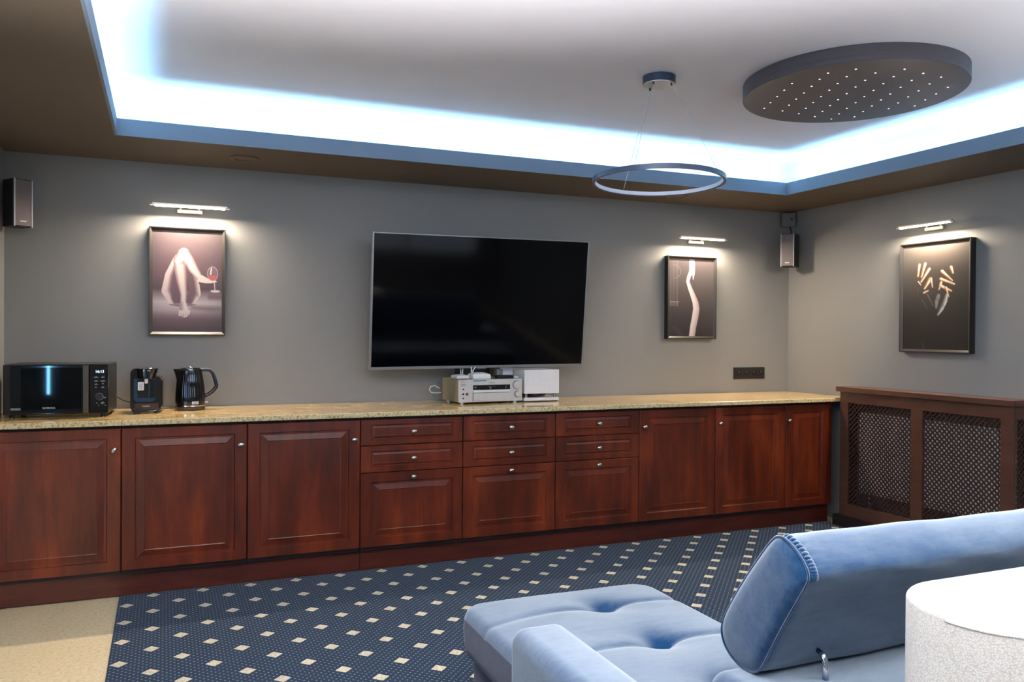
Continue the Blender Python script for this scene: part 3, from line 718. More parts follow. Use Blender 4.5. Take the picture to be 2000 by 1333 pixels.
obj('button', bx(-0.008, 0.0, -0.004, 0.004, 0.013, 0.0142), 'print_grey', t)
t = thing('settop_box', 'white box with a grey glossy side standing at the back of the receiver', 'box', (2.050, -0.155, Zr), 0.05)
obj('body', bx(-0.005, 0.070, 0, 0.045, 0, 0.060, bev=0.003), 'white_lacquer', t)
obj('side_panel', bx(-0.045, -0.005, 0.002, 0.043, 0, 0.055, bev=0.003), 'bezel', t)

t = thing('subwoofer', 'white box speaker on a white base plate with chrome feet, right of the receiver', 'speaker', (2.132, -0.31, 0.9))
obj('cabinet', bx(0, 0.250, 0, 0.28, 0.052, 0.207, bev=0.004), 'white_lacquer', t)
obj('base_plate', bx(0, 0.250, 0, 0.28, 0.006, 0.026, bev=0.003), 'white_lacquer', t)
obj('driver', cylx(newbm(), (0.125, 0.14, 0.034), 0.085, 0.018, 'z', 28), 'black_plastic', t)
obj('pads', bx(0.01, 0.24, 0.01, 0.27, 0.0, 0.006), 'black_plastic', t)
for x in (0.022, 0.228):
    for y in (0.022, 0.258): obj('foot', cylx(newbm(), (x, y, 0.026), 0.010, 0.026, 'z', 16), 'chrome', t, smooth=True, angle=40)
tag(obj('cable', tube(newbm(), [(1.632, -0.10, 0.985), (1.60, -0.10, 1.003), (1.573, -0.10, 0.998), (1.562, -0.10, 0.978), (1.575, -0.10, 0.960), (1.60, -0.10, 0.956), (1.64, -0.10, 0.958)], 0.0035, 8), 'white_plastic', None, smooth=True), 'white cable looping out behind the left side of the receiver', 'cable')
tag(obj('cable', tube(newbm(), [(1.645, -0.075, 1.055), (1.622, -0.075, 1.035), (1.608, -0.07, 1.0), (1.606, -0.07, 0.95), (1.618, -0.07, 0.905), (1.66, -0.072, 0.9035)], 0.003, 8), 'cable_teal', None, smooth=True), 'thin teal cable running down behind the receiver', 'cable')

# ---------------------------------------------------------------- microwave
t = thing('microwave', 'glossy black microwave oven with lit clock at the left end of the worktop', 'microwave', (-0.735, -0.405, 0.9), math.radians(-4.0))
W, D, Z0, Z1 = 0.474, 0.33, 0.014, 0.268
obj('case', bx(0.0, W, 0.012, D, Z0, Z1, bev=0.004), 'black_satin', t)
def MX(p): return (p-48)/(895-48)*W
def MZ(p): return Z1-(p-303)/(710-303)*(Z1-Z0)
dr = obj('door', bx(0.0, MX(690), -0.012, 0.012, Z0+0.002, Z1-0.002, bev=0.004, seg=3), 'black_gloss', t)
obj('window', bx(MX(190), MX(675), -0.0135, -0.0115, MZ(665), MZ(330), bev=0.0006, seg=1), 'screen_black', dr)
text_mesh('lettering', 'SAMSUNG', 0.0125, 'print_white', dr, FRONT(MX(412), -0.0139, MZ(655)))
obj('door_label', bx(MX(110), MX(188), -0.0130, -0.0118, MZ(668), MZ(650)), 'print_grey', dr)
obj('handle', bx(MX(688), MX(736), -0.022, -0.006, Z0+0.004, Z1-0.004, bev=0.004, seg=3), 'handle_bronze', t)
pn = obj('control_panel', bx(MX(738), W, -0.010, 0.012, Z0+0.002, Z1-0.002, bev=0.003), 'black_gloss', t)
obj('clock_display', bx(MX(765), MX(880), -0.0108, -0.0098, MZ(385), MZ(340)), 'display_black', pn)
text_mesh('clock_digits', '16:13', 0.019, 'clock_light', pn, FRONT(MX(824), -0.0112, MZ(363)))
bm = newbm()
for px, pz, w_ in ((795, 410, 38), (850, 410, 28), (795, 441, 34), (850, 441, 44), (795, 468, 30), (850, 463, 14), (792, 493, 14), (850, 493, 26), (868, 579, 22), (800, 622, 14), (850, 618, 34), (845, 627, 22), (816, 641, 8), (870, 641, 8)):
    box(bm, MX(px-w_/2), MX(px+w_/2), -0.0112, -0.0099, MZ(pz+2.5), MZ(pz-2.5))
    box(bm, MX(px-w_/6), MX(px+w_/6), -0.0112, -0.0099, MZ(pz-2.5), MZ(pz-8))
obj('button_marks', bm, 'print_grey', pn)['kind'] = 'stuff'
obj('dial', cylx(newbm(), (MX(822), -0.010, MZ(568)), 0.0175, -0.010, 'y', 28, bev=0.002), 'black_satin', pn, smooth=True, angle=35)
tube_ = [(MX(822)+0.0182*math.cos(a), -0.0115, MZ(568)+0.0182*math.sin(a)) for a in np.linspace(0, 2*PI, 25)[:-1]]
obj('dial_ring', tube(newbm(), tube_, 0.0012, 6, closed=True), 'print_grey', pn)
for x in (0.03, W-0.03):
    for y in (0.04, D-0.04): obj('foot', cylx(newbm(), (x, y, 0), 0.012, 0.015, 'z', 12), 'black_plastic', t)
tag(obj('power_cord', tube(newbm(), [(-0.262, -0.12, 0.990), (-0.235, -0.125, 0.975), (-0.205, -0.15, 0.958), (-0.17, -0.17, 0.948), (-0.145, -0.185, 0.944)], 0.003, 8), 'cable_black', None, smooth=True), 'black power cord sagging between microwave and coffee maker', 'cable')
tag(obj('power_cord', tube(newbm(), [(-0.02, -0.14, 0.9035), (0.02, -0.10, 0.9035), (0.06, -0.10, 0.9035), (0.085, -0.13, 0.904)], 0.003, 8), 'cable_black', None, smooth=True), 'black power cord lying on worktop between coffee maker and kettle', 'cable')

# ---------------------------------------------------------------- capsule coffee machine
t = thing('coffee_maker', 'compact black capsule coffee machine with a white sticker beside the microwave', 'coffee maker', (-0.0885, -0.335, 0.9), math.radians(-4))
def CXp(p): return (p-470)/(860-85)*0.158
def CZp(p): return 0.243-(p-190)/(1270-190)*0.243
def rounded(bm, x0, x1, z0, z1, y0, y1, rad, n=6):
    """rounded rectangle in xz, extruded in y; rad = (bl, br, tr, tl)"""
    pts = []
    for (cx_, cz_, r, a0) in ((x0, z0, rad[0], PI), (x1, z0, rad[1], 1.5*PI), (x1, z1, rad[2], 0), (x0, z1, rad[3], PI/2)):
        ox = cx_+(r if cx_ == x0 else -r); oz = cz_+(r if cz_ == z0 else -r)
        for i in range(n+1):
            a = a0+PI/2*i/n; pts.append((ox+r*math.cos(a), oz+r*math.sin(a)))
    A = [bm.verts.new((x, y0, z)) for x, z in pts]; B = [bm.verts.new((x, y1, z)) for x, z in pts]
    bm.faces.new(A); bm.faces.new(B[::-1])
    for i in range(len(A)): bm.faces.new((A[i], A[(i+1) % len(A)], B[(i+1) % len(A)], B[i]))
    return bm
o = obj('body', rounded(newbm(), CXp(88), CXp(835), 0.012, CZp(395), 0.02, 0.17, (0.020, 0.020, 0.022, 0.004)), 'black_gloss', t)
o = obj('left_body', rounded(newbm(), CXp(88), CXp(300), 0.10, CZp(205), 0.018, 0.17, (0.004, 0.004, 0.010, 0.028)), 'black_gloss', t)
# brewing head, narrowing downwards, projecting forwards
bm = newbm(); L = []
for x0, x1, z in ((CXp(210), CXp(755), CZp(208)), (CXp(215), CXp(745), CZp(260)), (CXp(230), CXp(700), CZp(400)), (CXp(250), CXp(680), CZp(445))):
    cx_, hw = (x0+x1)/2, (x1-x0)/2
    L.append([bm.verts.new((cx_+hw*math.cos(a), 0.055+0.075*math.sin(a), z)) for a in np.linspace(0, 2*PI, 29)[:-1]])
for A, B in zip(L, L[1:]):
    for k in range(28): bm.faces.new((A[k], A[(k+1) % 28], B[(k+1) % 28], B[k]))
bm.faces.new(L[0]); bm.faces.new(L[-1][::-1])
obj('brew_head', bm, 'black_gloss', t, smooth=True, angle=50)
obj('head_ring', lathe(newbm(), [(0.0, CZp(190)), (0.022, CZp(190)), (0.028, CZp(200)), (0.030, CZp(212))], 28, (CXp(530), 0.05)), 'chrome', t, smooth=True)
obj('spout', bx(CXp(440), CXp(520), -0.005, 0.018, CZp(560), CZp(445), bev=0.003), 'silver_face', t)
obj('cup_recess', rounded(newbm(), CXp(180), CXp(700), CZp(1010), CZp(450), 0.012, 0.021, (0.02, 0.02, 0.004, 0.004)), 'tinted_plastic', t)
obj('recess_back', rounded(newbm(), CXp(262), CXp(690), CZp(905), CZp(470), 0.0095, 0.014, (0.004, 0.004, 0.004, 0.004)), 'black_gloss', t)
obj('sticker', rounded(newbm(), CXp(278), CXp(425), CZp(725), CZp(525), -0.002, 0.010, (0.003, 0.003, 0.003, 0.003)), 'label_white', t)
bm = newbm()
for i in range(5): box(bm, CXp(305), CXp(400-(i % 2)*25), -0.0028, -0.0018, CZp(690-i*26), CZp(682-i*26))
obj('sticker_print', bm, 'print_grey', t)
obj('water_gauge', bx(CXp(535), CXp(562), 0.007, 0.012, CZp(890), CZp(535)), 'tinted_plastic', t)
obj('drip_band', rounded(newbm(), CXp(205), CXp(785), CZp(1150), CZp(1025), -0.012, 0.03, (0.003, 0.003, 0.003, 0.003)), 'brown_gloss', t)
obj('drip_tray', rounded(newbm(), CXp(140), CXp(790), 0.006, CZp(1150), -0.016, 0.06, (0.006, 0.012, 0.004, 0.004)), 'black_plastic', t)
obj('tray_chrome', tube(newbm(), [(CXp(520), -0.018, CZp(1215)), (CXp(680), -0.018, CZp(1208)), (CXp(800), -0.010, CZp(1170))], 0.0022, 8), 'chrome', t, smooth=True)
obj('water_tank', rounded(newbm(), CXp(745), CXp(860), CZp(1120), CZp(500), 0.06, 0.19, (0.006, 0.006, 0.006, 0.006)), 'black_gloss', t)
text_mesh('lettering', 'BOSCH', 0.0115, 'print_white', t, FRONT(CXp(500), -0.0185, CZp(255)) )
text_mesh('lettering', 'TASSIMO', 0.0095, 'print_white', t, FRONT(CXp(478), -0.0126, CZp(1100)))
for x in (-0.05, 0.05): obj('foot', bx(x-0.01, x+0.01, 0.0, 0.13, 0.0, 0.012), 'black_plastic', t)

# ---------------------------------------------------------------- kettle
t = thing('kettle', 'black ribbed electric kettle with chrome ring beside the coffee machine', 'kettle', (0.137, -0.19, 0.9), math.radians(8))
obj('base', lathe(newbm(), [(0, 0), (0.078, 0.0), (0.080, 0.004), (0.080, 0.018), (0.077, 0.021), (0, 0.021)], 40), 'brown_gloss', t, smooth=True, angle=40)
obj('chrome_ring', lathe(newbm(), [(0.074, 0.021), (0.079, 0.022), (0.079, 0.029), (0.075, 0.031), (0.07, 0.031)], 40), 'chrome', t, smooth=True, angle=40)
bm = newbm(); n = 96; rings = []
pr = [(0.0765, 0.031), (0.0775, 0.05), (0.0765, 0.09), (0.0735, 0.13), (0.068, 0.17), (0.063, 0.20), (0.061, 0.218), (0.062, 0.227), (0.058, 0.231)]
for r, z in pr:
    amp = 0.0016 if 0.04 < z < 0.215 else 0.0
    row = []
    for k in range(n):
        a = 2*PI*k/n; rr = r+amp*math.cos(a*32)
        d_ = math.cos(a-PI)                      # spout towards -x
        sp_ = max(0, (d_-0.86)/0.14)**1.0*max(0, (z-0.165)/0.062)*0.028 if z > 0.165 else 0
        row.append(bm.verts.new(((rr+sp_)*math.cos(a), (rr+sp_*0.2)*math.sin(a)*(1-0.5*(sp_/0.028)), z)))
    rings.append(row)
for A, B in zip(rings, rings[1:]):
    for k in range(n): bm.faces.new((A[k], A[(k+1) % n], B[(k+1) % n], B[k]))
bm.faces.new(rings[0][::-1]); bm.faces.new(rings[-1])
obj('body', bm, 'black_gloss', t, smooth=True, angle=60)
obj('lid', lathe(newbm(), [(0.050, 0.2305), (0.050, 0.2345), (0.042, 0.2365), (0, 0.2365)], 32), 'black_gloss', t, smooth=True, angle=40)
obj('lid_button', lathe(newbm(), [(0.022, 0.2365), (0.021, 0.2415), (0.016, 0.2435), (0, 0.244)], 28), 'chrome', t, smooth=True)
H_ = [(0.055, 0.222), (0.085, 0.223), (0.108, 0.217), (0.122, 0.20), (0.133, 0.165), (0.140, 0.135), (0.138, 0.125), (0.120, 0.102), (0.095, 0.084), (0.070, 0.072)]
def strap(bm, path, w, th):
    P = [Vector((x, 0, z)) for x, z in path]; L = []
    for i, p_ in enumerate(P):
        d = ((P[min(i+1, len(P)-1)])-(P[max(i-1, 0)])).normalized(); nn = Vector((d.z, 0, -d.x))
        L.append([bm.verts.new(p_+nn*sx_*th/2+Vector((0, sy_*w/2, 0))) for sx_, sy_ in ((1, -0.7), (1, 0.7), (0.5, 1), (-0.5, 1), (-1, 0.7), (-1, -0.7), (-0.5, -1), (0.5, -1))])
    for A, B in zip(L, L[1:]):
        for k in range(8): bm.faces.new((A[k], A[(k+1) % 8], B[(k+1) % 8], B[k]))
    bm.faces.new(L[0]); bm.faces.new(L[-1][::-1]); return bm
hd = obj('handle', strap(newbm(), H_, 0.026, 0.016), 'black_satin', t, smooth=True, angle=50)
out = []
P = [Vector((x, 0, z)) for x, z in H_]
for i, p_ in enumerate(P):
    d = ((P[min(i+1, len(P)-1)])-(P[max(i-1, 0)])).normalized(); nn = Vector((d.z, 0, -d.x)); 
    if nn.dot(p_-Vector((0.03, 0, 0.15))) < 0: nn = -nn
    q_ = p_+nn*0.0095; out.append((q_.x, q_.z))
obj('handle_trim', strap(newbm(), out, 0.018, 0.0035), 'chrome', hd, smooth=True, angle=50)
obj('badge', bx(-0.004, 0.030, -0.0815, -0.074, 0.036, 0.051, bev=0.001, seg=1), 'label_white', t)
obj('badge_print', bx(0.002, 0.024, -0.0822, -0.0812, 0.0405, 0.0465), 'print_grey', t)
obj('switch', bx(0.078, 0.094, -0.010, 0.010, 0.036, 0.046, bev=0.002), 'silver_face', t)

# ---------------------------------------------------------------- wall sockets
t = thing('wall_socket', 'black four-gang wall socket on the back wall above the worktop', 'socket', (4.012, 0, 1.004))
obj('frame', bx(0, 0.292, -0.010, 0, 0, 0.088, bev=0.002), 'socket_black', t)
for i in range(4):
    s = obj('outlet', bx(0.010+i*0.0685, 0.076+i*0.0685, -0.014, -0.008, 0.012, 0.078, bev=0.002), 'socket_black', t)
    cx_ = 0.043+i*0.0685
    obj('well', cylx(newbm(), (cx_, -0.0145, 0.045), 0.019, 0.004, 'y', 24), 'socket_dark', s)
    obj('pin', cylx(newbm(), (cx_, -0.0145, 0.053), 0.0035, -0.004, 'y', 10), 'nickel', s, smooth=True, angle=40)

# ---------------------------------------------------------------- loudspeakers, corner box
def speaker(label, loc, rz, wall_pt, h=0.25, w=0.098, d=0.125):
    """local: front faces -y, origin at centre of the front bottom edge"""
    t = thing('wall_speaker', label, 'speaker', loc, rz, 'small wall loudspeakers')
    obj('case', bx(-w/2, w/2, 0.004, d, 0, h, bev=0.004), 'speaker_body', t)
    obj('grille', bx(-w/2+0.008, w/2-0.008, -0.002, 0.006, 0.005, h-0.005, bev=0.0015), 'speaker_grille', t)
    for s in (-1, 1): obj('side_trim', bx(s*(w/2-0.004)-0.004, s*(w/2-0.004)+0.004, -0.004, 0.006, 0, h, bev=0.001, seg=1), 'speaker_trim', t)
    obj('badge', bx(-0.016, 0.016, -0.0035, -0.0015, 0.026, 0.032), 'print_white', t)
    # bracket back to the wall
    M_ = Matrix.Translation(loc) @ Matrix.Rotation(rz, 4, 'Z'); q = M_.inverted() @ Vector(wall_pt)
    obj('wall_bracket', tube(newbm(), [(0, d-0.01, h*0.6), tuple(q)], 0.012, 10), 'speaker_body', t, smooth=True, angle=40)
    return t
speaker('slim black wall speaker with silver edges, high at the left end of the back wall', (-0.684, -0.155, 1.885), math.radians(38), (-0.79, -0.03, 2.035), w=0.10, d=0.10)
speaker('slim black wall speaker with silver edges in the right corner, under the grey box', (4.352, -0.195, 1.862), math.radians(-58), (4.53, -0.05, 2.01), w=0.102, d=0.13)
t = thing('corner_box', 'grey junction box in the right corner just under the soffit', 'junction box', (4.487, -0.052, 2.186), math.radians(-40))
obj('housing', bx(-0.052, 0.052, -0.030, 0.026, 0, 0.108, bev=0.004), 'grey_box', t)
obj('cover', bx(-0.047, 0.047, -0.034, -0.029, 0.006, 0.102, bev=0.002), 'grey_box', t)
obj('lens', cylx(newbm(), (0.022, -0.034, 0.055), 0.010, -0.005, 'y', 16, bev=0.002), 'frame_edge', t, smooth=True, angle=40)
obj('cable_stub', tube(newbm(), [(0.01, -0.005, 0.002), (0.02, 0.0, -0.04), (0.015, 0.01, -0.09)], 0.006, 8), 'speaker_body', t)

# ---------------------------------------------------------------- ceiling fittings
for x, y, lab in ((0.412, -0.356, 'round recessed downlight in the soffit, switched off, above the legs photo'), (3.281, -0.308, 'round recessed downlight in the soffit, switched off, below the ring pendant')):
    t = thing('downlight', lab, 'downlight', (x, y, ZS), 0, 'recessed downlights')
    obj('trim_ring', lathe(newbm(), [(0.055, 0.0), (0.076, 0.0), (0.080, -0.003), (0.076, -0.007), (0.060, -0.008), (0.055, -0.004), (0.055, 0.0)], 36), 'brown_ring', t, smooth=True)
    obj('lens', lathe(newbm(), [(0, -0.003), (0.055, -0.003), (0.055, -0.001), (0, -0.001)], 32), 'brown_ring', t)

t = thing('star_ceiling_panel', 'large oval dark ceiling panel dotted with tiny white lights', 'ceiling lamp', (0, 0, 0))
cx_, cy_, ea, eb, th = 3.006, -2.161, 0.497, 0.516, -0.521
def ell(sc, n=96):
    out = []
    for k in range(n):
        a = 2*PI*k/n; u, v = ea*sc*math.cos(a), eb*sc*math.sin(a)
        out.append((cx_+u*math.cos(th)-v*math.sin(th), cy_+u*math.sin(th)+v*math.cos(th)))
    return out
def drum(bm, levels):
    L = [[bm.verts.new((x, y, z)) for x, y in ell(s)] for s, z in levels]; n = len(L[0])
    for A, B in zip(L, L[1:]):
        for k in range(n): bm.faces.new((A[k], A[(k+1) % n], B[(k+1) % n], B[k]))
    bm.faces.new(L[0]); bm.faces.new(L[-1][::-1]); return bm
obj('rim', drum(newbm(), [(1.0, ZC-0.001), (1.0, 2.510), (0.9985, 2.509), (0.9985, 2.507), (1.0, 2.506), (1.0, 2.486), (0.998, 2.4845)]), 'disc_edge', t, smooth=True, angle=30)
obj('face', drum(newbm(), [(0.994, 2.486), (0.994, 2.483)]), 'disc_wood', t)
DOTS = [(2.729, -2.462), (2.918, -2.546), (2.66, -2.373), (2.845, -2.458), (3.037, -2.538), (2.771, -2.368), (2.958, -2.452), (3.153, -2.531), (2.691, -2.29), (2.886, -2.361), (3.075, -2.444), (2.622, -2.192), (2.809, -2.276), (2.998, -2.358), (3.19, -2.44), (2.733, -2.195), (2.924, -2.268), (3.114, -2.349), (3.311, -2.435), (2.661, -2.096), (2.851, -2.181), (3.039, -2.263), (3.233, -2.343), (2.775, -2.099), (2.966, -2.172), (3.155, -2.252), (3.349, -2.341), (2.702, -2.0), (2.892, -2.085), (3.079, -2.169), (3.271, -2.251), (2.813, -2.005), (3.004, -2.079), (3.195, -2.16), (3.387, -2.248), (2.742, -1.905), (2.93, -1.992), (3.12, -2.075), (3.311, -2.156), (2.855, -1.908), (3.045, -1.984), (3.238, -2.063), (3.428, -2.151), (2.782, -1.812), (2.971, -1.897), (3.159, -1.979), (3.352, -2.061), (2.898, -1.811), (3.088, -1.887), (3.277, -1.969), (3.011, -1.803), (3.2, -1.885), (3.127, -1.792), (3.316, -1.874), (3.239, -1.791)]
first = None
for x, y in DOTS:
    if first is None:
        first = obj('light_point', lathe(newbm(), [(0, -0.002), (0.0034, -0.0015), (0.0045, 0.0)], 10), 'star_point', t, loc=(x, y, 2.483))
    else:
        c = first.copy(); COL.objects.link(c); c.parent = t; c.location = (x, y, 2.483)

t = thing('ring_pendant', 'dark ring pendant lamp, switched off, hanging on thin wires from a round canopy', 'pendant lamp', (0, 0, 0))
obj('canopy', lathe(newbm(), [(0, ZC-0.001), (0.077, ZC-0.001), (0.077, ZC-0.036), (0.074, ZC-0.037)], 40, (2.146, -1.835)), 'ring_dark', t, smooth=True, angle=40)
obj('canopy_face', lathe(newbm(), [(0.074, ZC-0.037), (0.0735, ZC-0.040), (0, ZC-0.040)], 40, (2.146, -1.835)), 'lamp_alu', t, smooth=True, angle=40)
RC, RR = Vector((2.146, -1.836, 2.064)), 0.311
nr = Vector((0.019, 0.027, 1)).normalized(); e1 = Vector((1, 0, -0.019)).normalized(); e2 = nr.cross(e1)
def ringband(r0, r1, h0, h1, n=96):
    bm = newbm(); L = []
    for r, h in ((r0, h0), (r1, h0), (r1, h1), (r0, h1)):
        L.append([bm.verts.new(RC+e1*r*math.cos(2*PI*k/n)+e2*r*math.sin(2*PI*k/n)+nr*h) for k in range(n)])
    for i in range(4):
        A, B = L[i], L[(i+1) % 4]
        for k in range(n): bm.faces.new((A[k], A[(k+1) % n], B[(k+1) % n], B[k]))
    return bm
obj('ring', ringband(RR-0.010, RR, -0.011, 0.011), 'ring_dark', t, smooth=True, angle=40)
obj('diffuser', ringband(RR-0.0155, RR-0.010, -0.009, 0.009), 'opal', t, smooth=True, angle=40)
for (x, y), ca in (((2.139, -1.567), 1.75), ((2.277, -2.10), -1.0), ((1.90, -2.02), 3.7)):
    d = Vector((x, y, 2.064))-RC; d = d.normalized()*(RR-0.005)
    a = Vector((2.146+0.062*math.cos(ca), -1.835+0.062*math.sin(ca), ZC-0.040))
    obj('wire', tube(newbm(), [a, RC+d+Vector((0, 0, 0.009))], 0.0011, 6), 'wire', t)
    obj('wire_grip', tube(newbm(), [a, a-Vector((0, 0, 0.012))], 0.005, 10), 'ring_dark', t)

# ---------------------------------------------------------------- sofa
def soft(bm, n=2, seg=3, w=0.03):
    pass
def grid_cushion(x0, x1, y0, y1, ztop, zbot, rad, buttons, inset_bottom=0.0, crown=0.018, nx=90, ny=120, creases=True):
    """closed cushion with rounded edges, buttons pull creases into the top"""
    bm = newbm()
    def topz(x, y):
        ex = min(x-x0, x1-x); ey = min(y-y0, y1-y); z = ztop
        cx0 = 1-abs((x-(x0+x1)/2)/((x1-x0)/2))**2.5; cy0 = 1-abs((y-(y0+y1)/2)/((y1-y0)/2))**6
        z += crown*cx0*cy0
        for e in (ex, ey):
            if e < rad: z -= rad-math.sqrt(max(0, rad*rad-(rad-e)**2))
        for bx_, by_ in buttons:
            r = math.hypot(x-bx_, y-by_)
            z -= 0.050*math.exp(-(r/0.040)**1.3)+0.012*math.exp(-(r/0.13)**2)
            if creases:
                yc = by_-0.05*min(1, abs(x-bx_)/0.42)**1.5
                fall = max(0.25, 1-abs(x-bx_)/0.5)
                z -= 0.016*math.exp(-abs((y-yc)/0.016)**1.2)*fall
        return z
    xs = [x0+(x1-x0)*i/nx for i in range(nx+1)]; ys = [y0+(y1-y0)*j/ny for j in range(ny+1)]
    V = [[bm.verts.new((x, y, topz(x, y))) for y in ys] for x in xs]
    for i in range(nx):
        for j in range(ny): bm.faces.new((V[i][j], V[i+1][j], V[i+1][j+1], V[i][j+1]))
    per = [V[i][0] for i in range(nx)]+[V[nx][j] for j in range(ny)]+[V[i][ny] for i in range(nx, 0, -1)]+[V[0][j] for j in range(ny, 0, -1)]
    cx, cy = (x0+x1)/2, (y0+y1)/2; prev = per; H = ztop-rad-zbot
    for fr, ins in ((0.25, -0.004), (0.6, 0.0), (0.93, 0.008+inset_bottom*0.6), (1.0, 0.022+inset_bottom)):
        cur = []
        for v in per:
            sx_ = 1 if v.co.x > cx else -1; sy_ = 1 if v.co.y > cy else -1
            ox = ins*sx_ if abs(abs(v.co.x-cx)-(x1-x0)/2) < 1e-6 else 0; oy = ins*sy_ if abs(abs(v.co.y-cy)-(y1-y0)/2) < 1e-6 else 0
            cur.append(bm.verts.new((v.co.x-ox, v.co.y-oy, (v.co.z)*(1-fr)+zbot*fr)))
        for k in range(len(per)): bm.faces.new((prev[k], prev[(k+1) % len(per)], cur[(k+1) % len(per)], cur[k]))
        prev = cur
    bm.faces.new(prev)
    return bm
t = thing('sofa', 'blue velvet sofa with tufted chaise, low arm and adjustable roll headrest', 'sofa')
BT = [(1.36, -2.735), (1.362, -3.075), (1.362, -3.41)]
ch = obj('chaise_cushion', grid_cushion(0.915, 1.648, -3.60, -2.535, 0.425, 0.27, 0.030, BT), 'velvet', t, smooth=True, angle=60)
ch.data.materials.append(MATS['velvet_grey'])
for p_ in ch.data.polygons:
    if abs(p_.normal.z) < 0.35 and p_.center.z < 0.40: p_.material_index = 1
# slightly rounded plan corners on the chaise
for v in ch.data.vertices:
    x, y, z = v.co
    for cx0, cy0, sx_, sy_ in ((0.915, -2.535, 1, -1), (1.648, -2.535, -1, -1)):
        r = 0.085; u, w_ = (x-cx0)*sx_, (y-cy0)*sy_
        if u < r and w_ < r:
            a, b = r-u, r-w_; m = max(a, b)
            if m > 0:
                k = m/math.hypot(a, b); v.co.x = cx0+sx_*(r-a*k); v.co.y = cy0+sy_*(r-b*k)
for bx_, by_ in BT:
    s = newbm(); q = bmesh.ops.create_uvsphere(s, u_segments=14, v_segments=8, radius=0.012)['verts']
    for v in q: v.co = Vector((bx_+v.co.x, by_+v.co.y, 0.385+v.co.z*0.4))
    obj('button', s, 'velvet', ch, smooth=True)
obj('chaise_base', bx(0.955, 1.610, -3.60, -2.575, 0.05, 0.285, bev=0.02, seg=3), 'velvet_grey', t, smooth=True, angle=40)
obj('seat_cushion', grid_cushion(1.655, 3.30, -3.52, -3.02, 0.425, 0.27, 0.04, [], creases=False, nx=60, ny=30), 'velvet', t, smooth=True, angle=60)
obj('seat_base', bx(1.62, 3.27, -3.82, -3.06, 0.05, 0.285, bev=0.02, seg=3), 'velvet_grey', t, smooth=True, angle=40)
obj('rear_seat', bx(0.99, 1.24, -3.84, -3.57, 0.24, 0.425, bev=0.03, seg=4), 'velvet', t, smooth=True, angle=40)
# arm: rounded block along the chaise
bm = newbm(); box(bm, 0.826, 0.985, -3.86, -3.185, 0.06, 0.578)
es = [e for e in bm.edges if (e.verts[0].co.z > 0.5 and e.verts[1].co.z > 0.5)]
es += [e for e in bm.edges if e not in es and (abs(e.verts[0].co.z-e.verts[1].co.z) > 0.1)]
bmesh.ops.bevel(bm, geom=es, offset=0.042, segments=6, affect='EDGES', profile=0.5)
obj('armrest', bm, 'velvet', t, smooth=True, angle=60)
# back block under the headrest
bm = newbm(); box(bm, 1.215, 3.32, -3.865, -3.50, 0.06, 0.528)
es = [e for e in bm.edges if (e.verts[0].co.z > 0.4 and e.verts[1].co.z > 0.4)]
es += [e for e in bm.edges if e not in es and (abs(e.verts[0].co.z-e.verts[1].co.z) > 0.1)]
bmesh.ops.bevel(bm, geom=es, offset=0.045, segments=6, affect='EDGES', profile=0.5)
obj('backrest', bm, 'velvet', t, smooth=True, angle=60)
# headrest: leaning padded roll, profile in (y, z), extruded along x with a soft end cap
HP = [(-3.672, .880), (-3.640, .862), (-3.577, .788), (-3.523, .716), (-3.486, .661), (-3.465, .624), (-3.458, .590), (-3.474, .559), (-3.512, .536), (-3.556, .530), (-3.600, .545),
      (-3.640, .608), (-3.672, .662), (-3.700, .707), (-3.732, .757), (-3.754, .792), (-3.760, .815), (-3.745, .840), (-3.712, .866)]
def catmull(P, m=5):
    out = []; N = len(P)
    for i in range(N):
        p0, p1, p2, p3 = [np.array(P[(i+k) % N]) for k in (-1, 0, 1, 2)]
        for j in range(m):
            s = j/m; out.append(0.5*((2*p1)+(-p0+p2)*s+(2*p0-5*p1+4*p2-p3)*s*s+(-p0+3*p1-3*p2+p3)*s**3))
    return np.array(out)
HPc = catmull(HP, 4); cen = HPc.mean(0)
bm = newbm(); rows = []
xa, xbn = 1.300, 3.05
stations = [(xa-0.016, 0.55), (xa-0.014, 0.78), (xa-0.008, 0.92), (xa, 0.985), (xa+0.012, 1.0), (xa+0.03, 1.004)]
stations += [(xa+0.03+i*(xbn-xa-0.06)/70, 1.004) for i in range(1, 70)]+[(xbn-0.02, 1.0), (xbn, 0.98), (xbn+0.012, 0.8), (xbn+0.014, 0.5)]
rg = random.Random(3)
for si, (x, sc) in enumerate(stations):
    row = []
    for k, (y, z) in enumerate(HPc):
        yy, zz = cen[0]+(y-cen[0])*sc, cen[1]+(z-cen[1])*sc
        if sc > 0.99:
            wv = 0.0016*math.sin(x*9+k*0.25)+0.0012*math.sin(x*23+k*0.6)
            yy += wv; zz += wv*0.7
            if 0 < x-xa < 0.12 and (z > 0.79):        # gathers along the seam
                zz += 0.0022*math.sin(k*2.2+x*40)*(1-(x-xa)/0.12)
        row.append(bm.verts.new((x, yy, zz)))
    rows.append(row)
nn_ = len(HPc)
for A, B in zip(rows, rows[1:]):
    for k in range(nn_): bm.faces.new((A[k], A[(k+1) % nn_], B[(k+1) % nn_], B[k]))
bm.faces.new(rows[0][::-1]); bm.faces.new(rows[-1])
hr = obj('headrest', bm, 'velvet', t, smooth=True, angle=75)
obj('seam', tube(newbm(), [(xa-0.001, cen[0]+(y-cen[0])*1.0, cen[1]+(z-cen[1])*1.0) for y, z in HPc], 0.0030, 6, closed=True), 'velvet', hr, smooth=True)
bm = newbm()
ga = [p_ for p_ in HPc if p_[1] > 0.80 and p_[0] < -3.67]
ga.sort(key=lambda q: q[0])
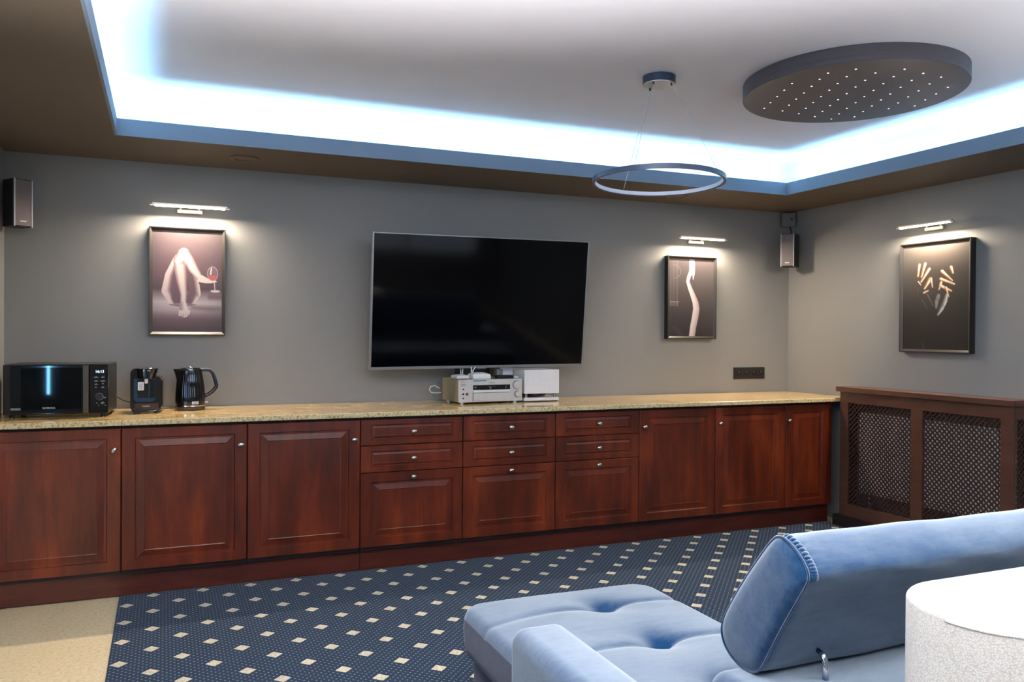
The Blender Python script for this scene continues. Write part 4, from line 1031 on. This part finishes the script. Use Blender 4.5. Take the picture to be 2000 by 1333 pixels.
for i, p_ in enumerate(ga):
    q = bmesh.ops.create_uvsphere(bm, u_segments=8, v_segments=6, radius=0.007)['verts']
    for v in q: v.co = Vector((xa+0.016+v.co.x*1.3, p_[0]+v.co.y-0.001, p_[1]+v.co.z*0.8))
obj('gather', bm, 'velvet', hr, smooth=True)
for x in (1.440, 2.85):
    obj('chrome_bracket', tube(newbm(), [(x, -3.668, 0.50), (x, -3.666, 0.55), (x, -3.662, 0.575), (x, -3.655, 0.584), (x, -3.640, 0.588)], [0.0078, 0.0078, 0.0078, 0.0074, 0.006], 14), 'chrome', t, smooth=True)
for x in (1.0, 3.2):
    for y in (-2.65, -3.75): obj('leg', cylx(newbm(), (x, y, 0.006), 0.02, 0.05, 'z', 14), 'chrome', t)

# ---------------------------------------------------------------- white boucle armchair (its back top in view)
t = thing('armchair', 'white boucle armchair with thick rounded back, cut off at lower right', 'armchair')
def rslab(x0, x1, y0, y1, z0, z1, rc, re, n=14):
    """block with plan corner radius rc and top edge radius re"""
    bm = newbm(); L = []
    def loop(ins, z):
        pts = []
        for cx, cy, a0 in ((x1-rc, y1-rc, 0), (x0+rc, y1-rc, PI/2), (x0+rc, y0+rc, PI), (x1-rc, y0+rc, 1.5*PI)):
            for i in range(n+1):
                a = a0+PI/2*i/n; pts.append(bm.verts.new((cx+(rc-ins)*math.cos(a), cy+(rc-ins)*math.sin(a), z)))
        return pts
    L.append(loop(0.01, z0)); L.append(loop(0.0, z0+0.02))
    for i in range(1, 12): L.append(loop(0.0, z0+0.02+(z1-re-z0-0.02)*i/12))
    for i in range(7):
        a = PI/2*i/6; L.append(loop(re*(1-math.cos(a)), z1-re+re*math.sin(a)))
    L.append(loop(re+0.03, z1+0.004))
    for A, B in zip(L, L[1:]):
        for k in range(len(A)): bm.faces.new((A[k], A[(k+1) % len(A)], B[(k+1) % len(A)], B[k]))
    bm.faces.new(L[0][::-1]); bm.faces.new(L[-1]); return bm
bk = obj('backrest', rslab(1.345, 2.12, -4.215, -3.893, 0.12, 0.822, 0.150, 0.014), 'boucle', t, smooth=True, angle=60)
obj('seat', rslab(1.40, 2.07, -4.75, -4.19, 0.12, 0.44, 0.10, 0.03), 'boucle', t, smooth=True, angle=60)
for x in (1.47, 2.0):
    for y in (-4.68, -4.0): obj('leg', cylx(newbm(), (x, y, 0.006), 0.018, 0.12, 'z', 14), 'black_plastic', t)
obj('seam', tube(newbm(), [v for v in [(1.345+0.150+(0.150-0.001)*math.cos(a), -4.215+0.150+(0.150-0.001)*math.sin(a), 0.808) for a in np.linspace(PI, 1.5*PI, 12)]], 0.003, 6), 'boucle', bk, smooth=True)
